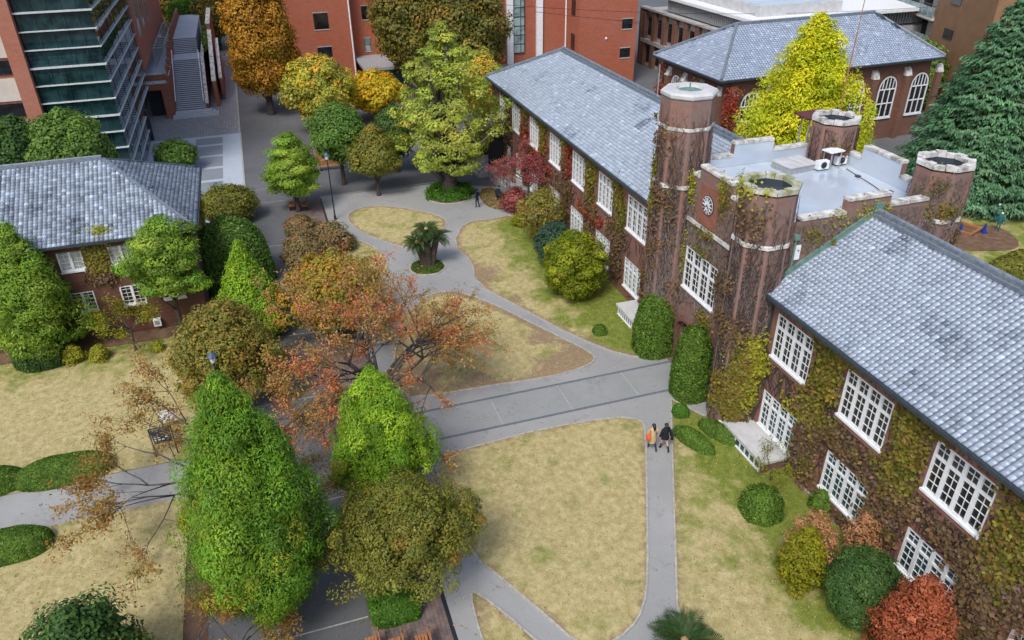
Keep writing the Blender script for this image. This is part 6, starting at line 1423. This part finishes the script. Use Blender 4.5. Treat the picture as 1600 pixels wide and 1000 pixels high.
def person(label, x, y, rz, h, top, legs, shoes, coat_len, stride=.22, arm=((.2, -.02), (.2, .05)), boots=None, hair_len=.2, bareleg=False, z=0., bend=0., cap=None, skirt=None):
    "facing local +X; h tall"
    t = thing('person', label, 'person', (x, y, z), rz); k = h/1.65
    V = [(0, 0, .92), (0, 0, 1.08), (bend*.25, 0, 1.30), (bend*.4, 0, 1.42), (bend*.5, 0, 1.50), (bend*.6+.01, 0, 1.565), (bend*.6+.015, 0, 1.63)]
    E = [(0, 1), (1, 2), (2, 3), (3, 4), (4, 5), (5, 6)]; R_ = [(.125, .15), (.105, .125), (.115, .16), (.05, .07), (.045, .045), (.085, .078), (.07, .065)]
    for s, st in ((1, stride), (-1, -stride)):
        b = len(V); V += [(0, s*.085, .86), (st*.55+.02, s*.09, .48), (st-.03 if st > 0 else st-.08, s*.09, .09+(.05 if st < 0 else 0)), (st+.10 if st > 0 else st+.03, s*.10, .035)]
        E += [(0, b), (b, b+1), (b+1, b+2), (b+2, b+3)]; R_ += [.085, .058, .04, (.04, .035)]
    hands = []
    for s, (fw, out) in ((1, arm[0]), (-1, arm[1])):
        b = len(V); V += [(bend*.35, s*.17, 1.36), (-fw*.35+bend*.3, s*(.24+out), 1.12), (fw*.75+bend*.3, s*(.25+out), .92), (fw*.95+bend*.3, s*(.25+out), .85)]
        E += [(2, b), (b, b+1), (b+1, b+2), (b+2, b+3)]; R_ += [.055, .045, .032, (.035, .022)]; hands.append(V[-1])
        for f in range(5):
            c = len(V); off = (-.03+.015*f); hx, hy, hz = V[b+3]; L = (.05, .075, .08, .075, .06)[f]
            V += [(hx+off+(.012 if f == 4 else 0), hy-s*.01, hz-.03), (hx+off+.01, hy-s*.02, hz-.03-L)]; E += [(b+3, c), (c, c+1)]; R_ += [.010, .008]
    V = [tuple(q*k for q in v) for v in V]; R_ = [tuple(q*k for q in r) if hasattr(r, '__len__') else r*k for r in R_]
    mats = [SKIN, top, legs, shoes]
    def asg(c):
        z_ = c.z/k; ay = abs(c.y)/k
        if z_ > 1.475: return 0
        if ay > .2 and z_ < .885: return 0
        if z_ > .9 or (ay > .185 and z_ > .8): return 1
        if z_ < .085 or (boots and z_ < boots): return 3
        if bareleg and z_ < .70: return 0
        return 2
    body = skinmesh('body', V, E, R_, mats, asg, t)
    hx, hz = (bend*.6+.012)*k, 1.585*k
    m = MB()   # nose and eyes on the face side
    m.obox((hx+.088*k, 0, hz-.005), (.012*k, 0, 0), (0, .009*k, 0), (0, 0, .02*k)); m.build('nose', SKIN, body)
    m = MB()
    for s in (-1, 1): m.obox((hx+.08*k, s*.03*k, hz+.012*k), (.004, 0, 0), (0, .011*k, 0), (0, 0, .006*k))
    m.build('eye', HAIR, body)
    m = MB(); n_ = 14; prof = []
    for a in np.linspace(0, PI/2, 6): prof.append((.098*k*math.cos(a)+.001, hz+.01*k+.10*k*math.sin(a)))
    m.lathe((hx-.012*k, 0), [(.07*k, hz-.06*k)]+prof, n_, cap0=True)
    if hair_len:
        pts = [(hx-.055*k, 0, hz+.03*k), (hx-.085*k, 0, hz-.08*k), (hx-.10*k, 0, hz-.16*k), (hx-.10*k, .0, hz-(.16+hair_len)*k)]
        m.tube(pts, [.075*k, .078*k, .07*k, .03*k], 8)
    m.build('hair' if cap is None else 'cap', HAIR if cap is None else cap, t, smooth=True)
    if coat_len:
        m = MB(); z0 = coat_len*k
        m.lathe((bend*.1, 0), [(.15*k, z0), (.155*k, z0+.02), (.14*k, .95*k), (.118*k, 1.1*k), (.13*k, 1.3*k), (.10*k, 1.42*k), (.055*k, 1.46*k)], 20, cap0=True, sx=1.0, sy=1.32)
        for v_i, v in enumerate(m.v):
            f_ = max(0, (v[2]/k-1.0))*bend; m.v[v_i] = (v[0]+f_*.8, v[1]+.006*math.sin(v[2]*40+v[0]*30), v[2])
        m.build('coat', top, t, smooth=True)
        m = MB()
        for s, (fw, out) in ((1, arm[0]), (-1, arm[1])):
            m.tube([(bend*.35*k, s*.15*k, 1.38*k), ((-fw*.35+bend*.3)*k, s*(.24+out)*k, 1.12*k), ((fw*.72+bend*.3)*k, s*(.25+out)*k, .93*k)], [.072*k, .062*k, .05*k], 10)
        m.build('sleeve', top, t, smooth=True)
    return t
beige, navy, blackc, denim, grey = cloth('beige coat cloth', (.60, .45, .25)), cloth('navy cloth', (.012, .018, .045)), cloth('black jacket cloth', (.014, .016, .026)), cloth('navy skirt', (.02, .04, .07)), cloth('dark shoe', (.02, .02, .02))
q = G(1018, 703); person('woman in a long beige coat and dark hair walking away with an orange bag', q.x, q.y, .05, 1.60, beige, denim, cloth('white shoe', (.6, .6, .6)), .50, hair_len=.22, arm=((-.1, .06), (.1, .0)))
t = thing('shoulder_bag', 'orange shoulder bag hanging at the beige-coated woman left side', 'bag', (q.x-.10, q.y+.30, .78), .1)
mb = MB(); mb.lathe((0, 0), [(.10, 0), (.17, .08), (.16, .26), (.09, .36), (.02, .38)], 12, cap0=True, sx=.95, sy=.55); mb.build('bag_body', cloth('orange cloth', (.72, .13, .035)), t, smooth=True)
mb = MB(); mb.tube([(-.08, 0, .34), (0, -.10, .60), (.09, 0, .34)], .014, 5); mb.build('strap', cloth('orange strap', (.6, .12, .04)), t)
q = G(1037, 704); person('woman in a black jacket and boots walking away on the path', q.x, q.y, .02, 1.66, blackc, blackc, blackc, .78, boots=.40, bareleg=True, hair_len=.06, arm=((.05, .02), (-.05, .02)))
t = thing('shoulder_bag', 'black bag hanging at the black-jacketed woman right side', 'bag', (q.x-.05, q.y-.33, .68))
mb = MB(); mb.lathe((0, 0), [(.10, 0), (.15, .06), (.15, .28), (.10, .36), (.02, .38)], 12, cap0=True, sx=1, sy=.5); mb.build('bag_body', blackc, t, smooth=True)
mb = MB(); mb.tube([(-.08, 0, .34), (0, .10, .68), (.08, 0, .34)], .013, 5); mb.build('strap', blackc, t)
q = G(746, 324); person('worker in dark blue standing near the low brown mound by the steps', q.x, q.y, .6, 1.62, navy, navy, blackc, 0, stride=.08, hair_len=0, cap=navy)
q = G(775, 317); person('worker in dark blue leaning beside the terrace rail', q.x-.4, q.y, -.9, 1.6, navy, navy, blackc, 0, stride=.16, hair_len=0, cap=navy, bend=.5, arm=((.3, .0), (.3, .0)))
gr = cloth('teal work clothes', (.02, .14, .17))
for px, py, lab in ((1553, 348, 'person in teal clothes and a white cap at the back of the digging site'), (1557, 362, 'person in teal clothes and a white cap at the front of the digging site')):
    q = G(px, py); person(lab, q.x, q.y, 2.6, 1.5, gr, gr, blackc, 0, stride=.05, hair_len=0, cap=M['white'], z=.09)
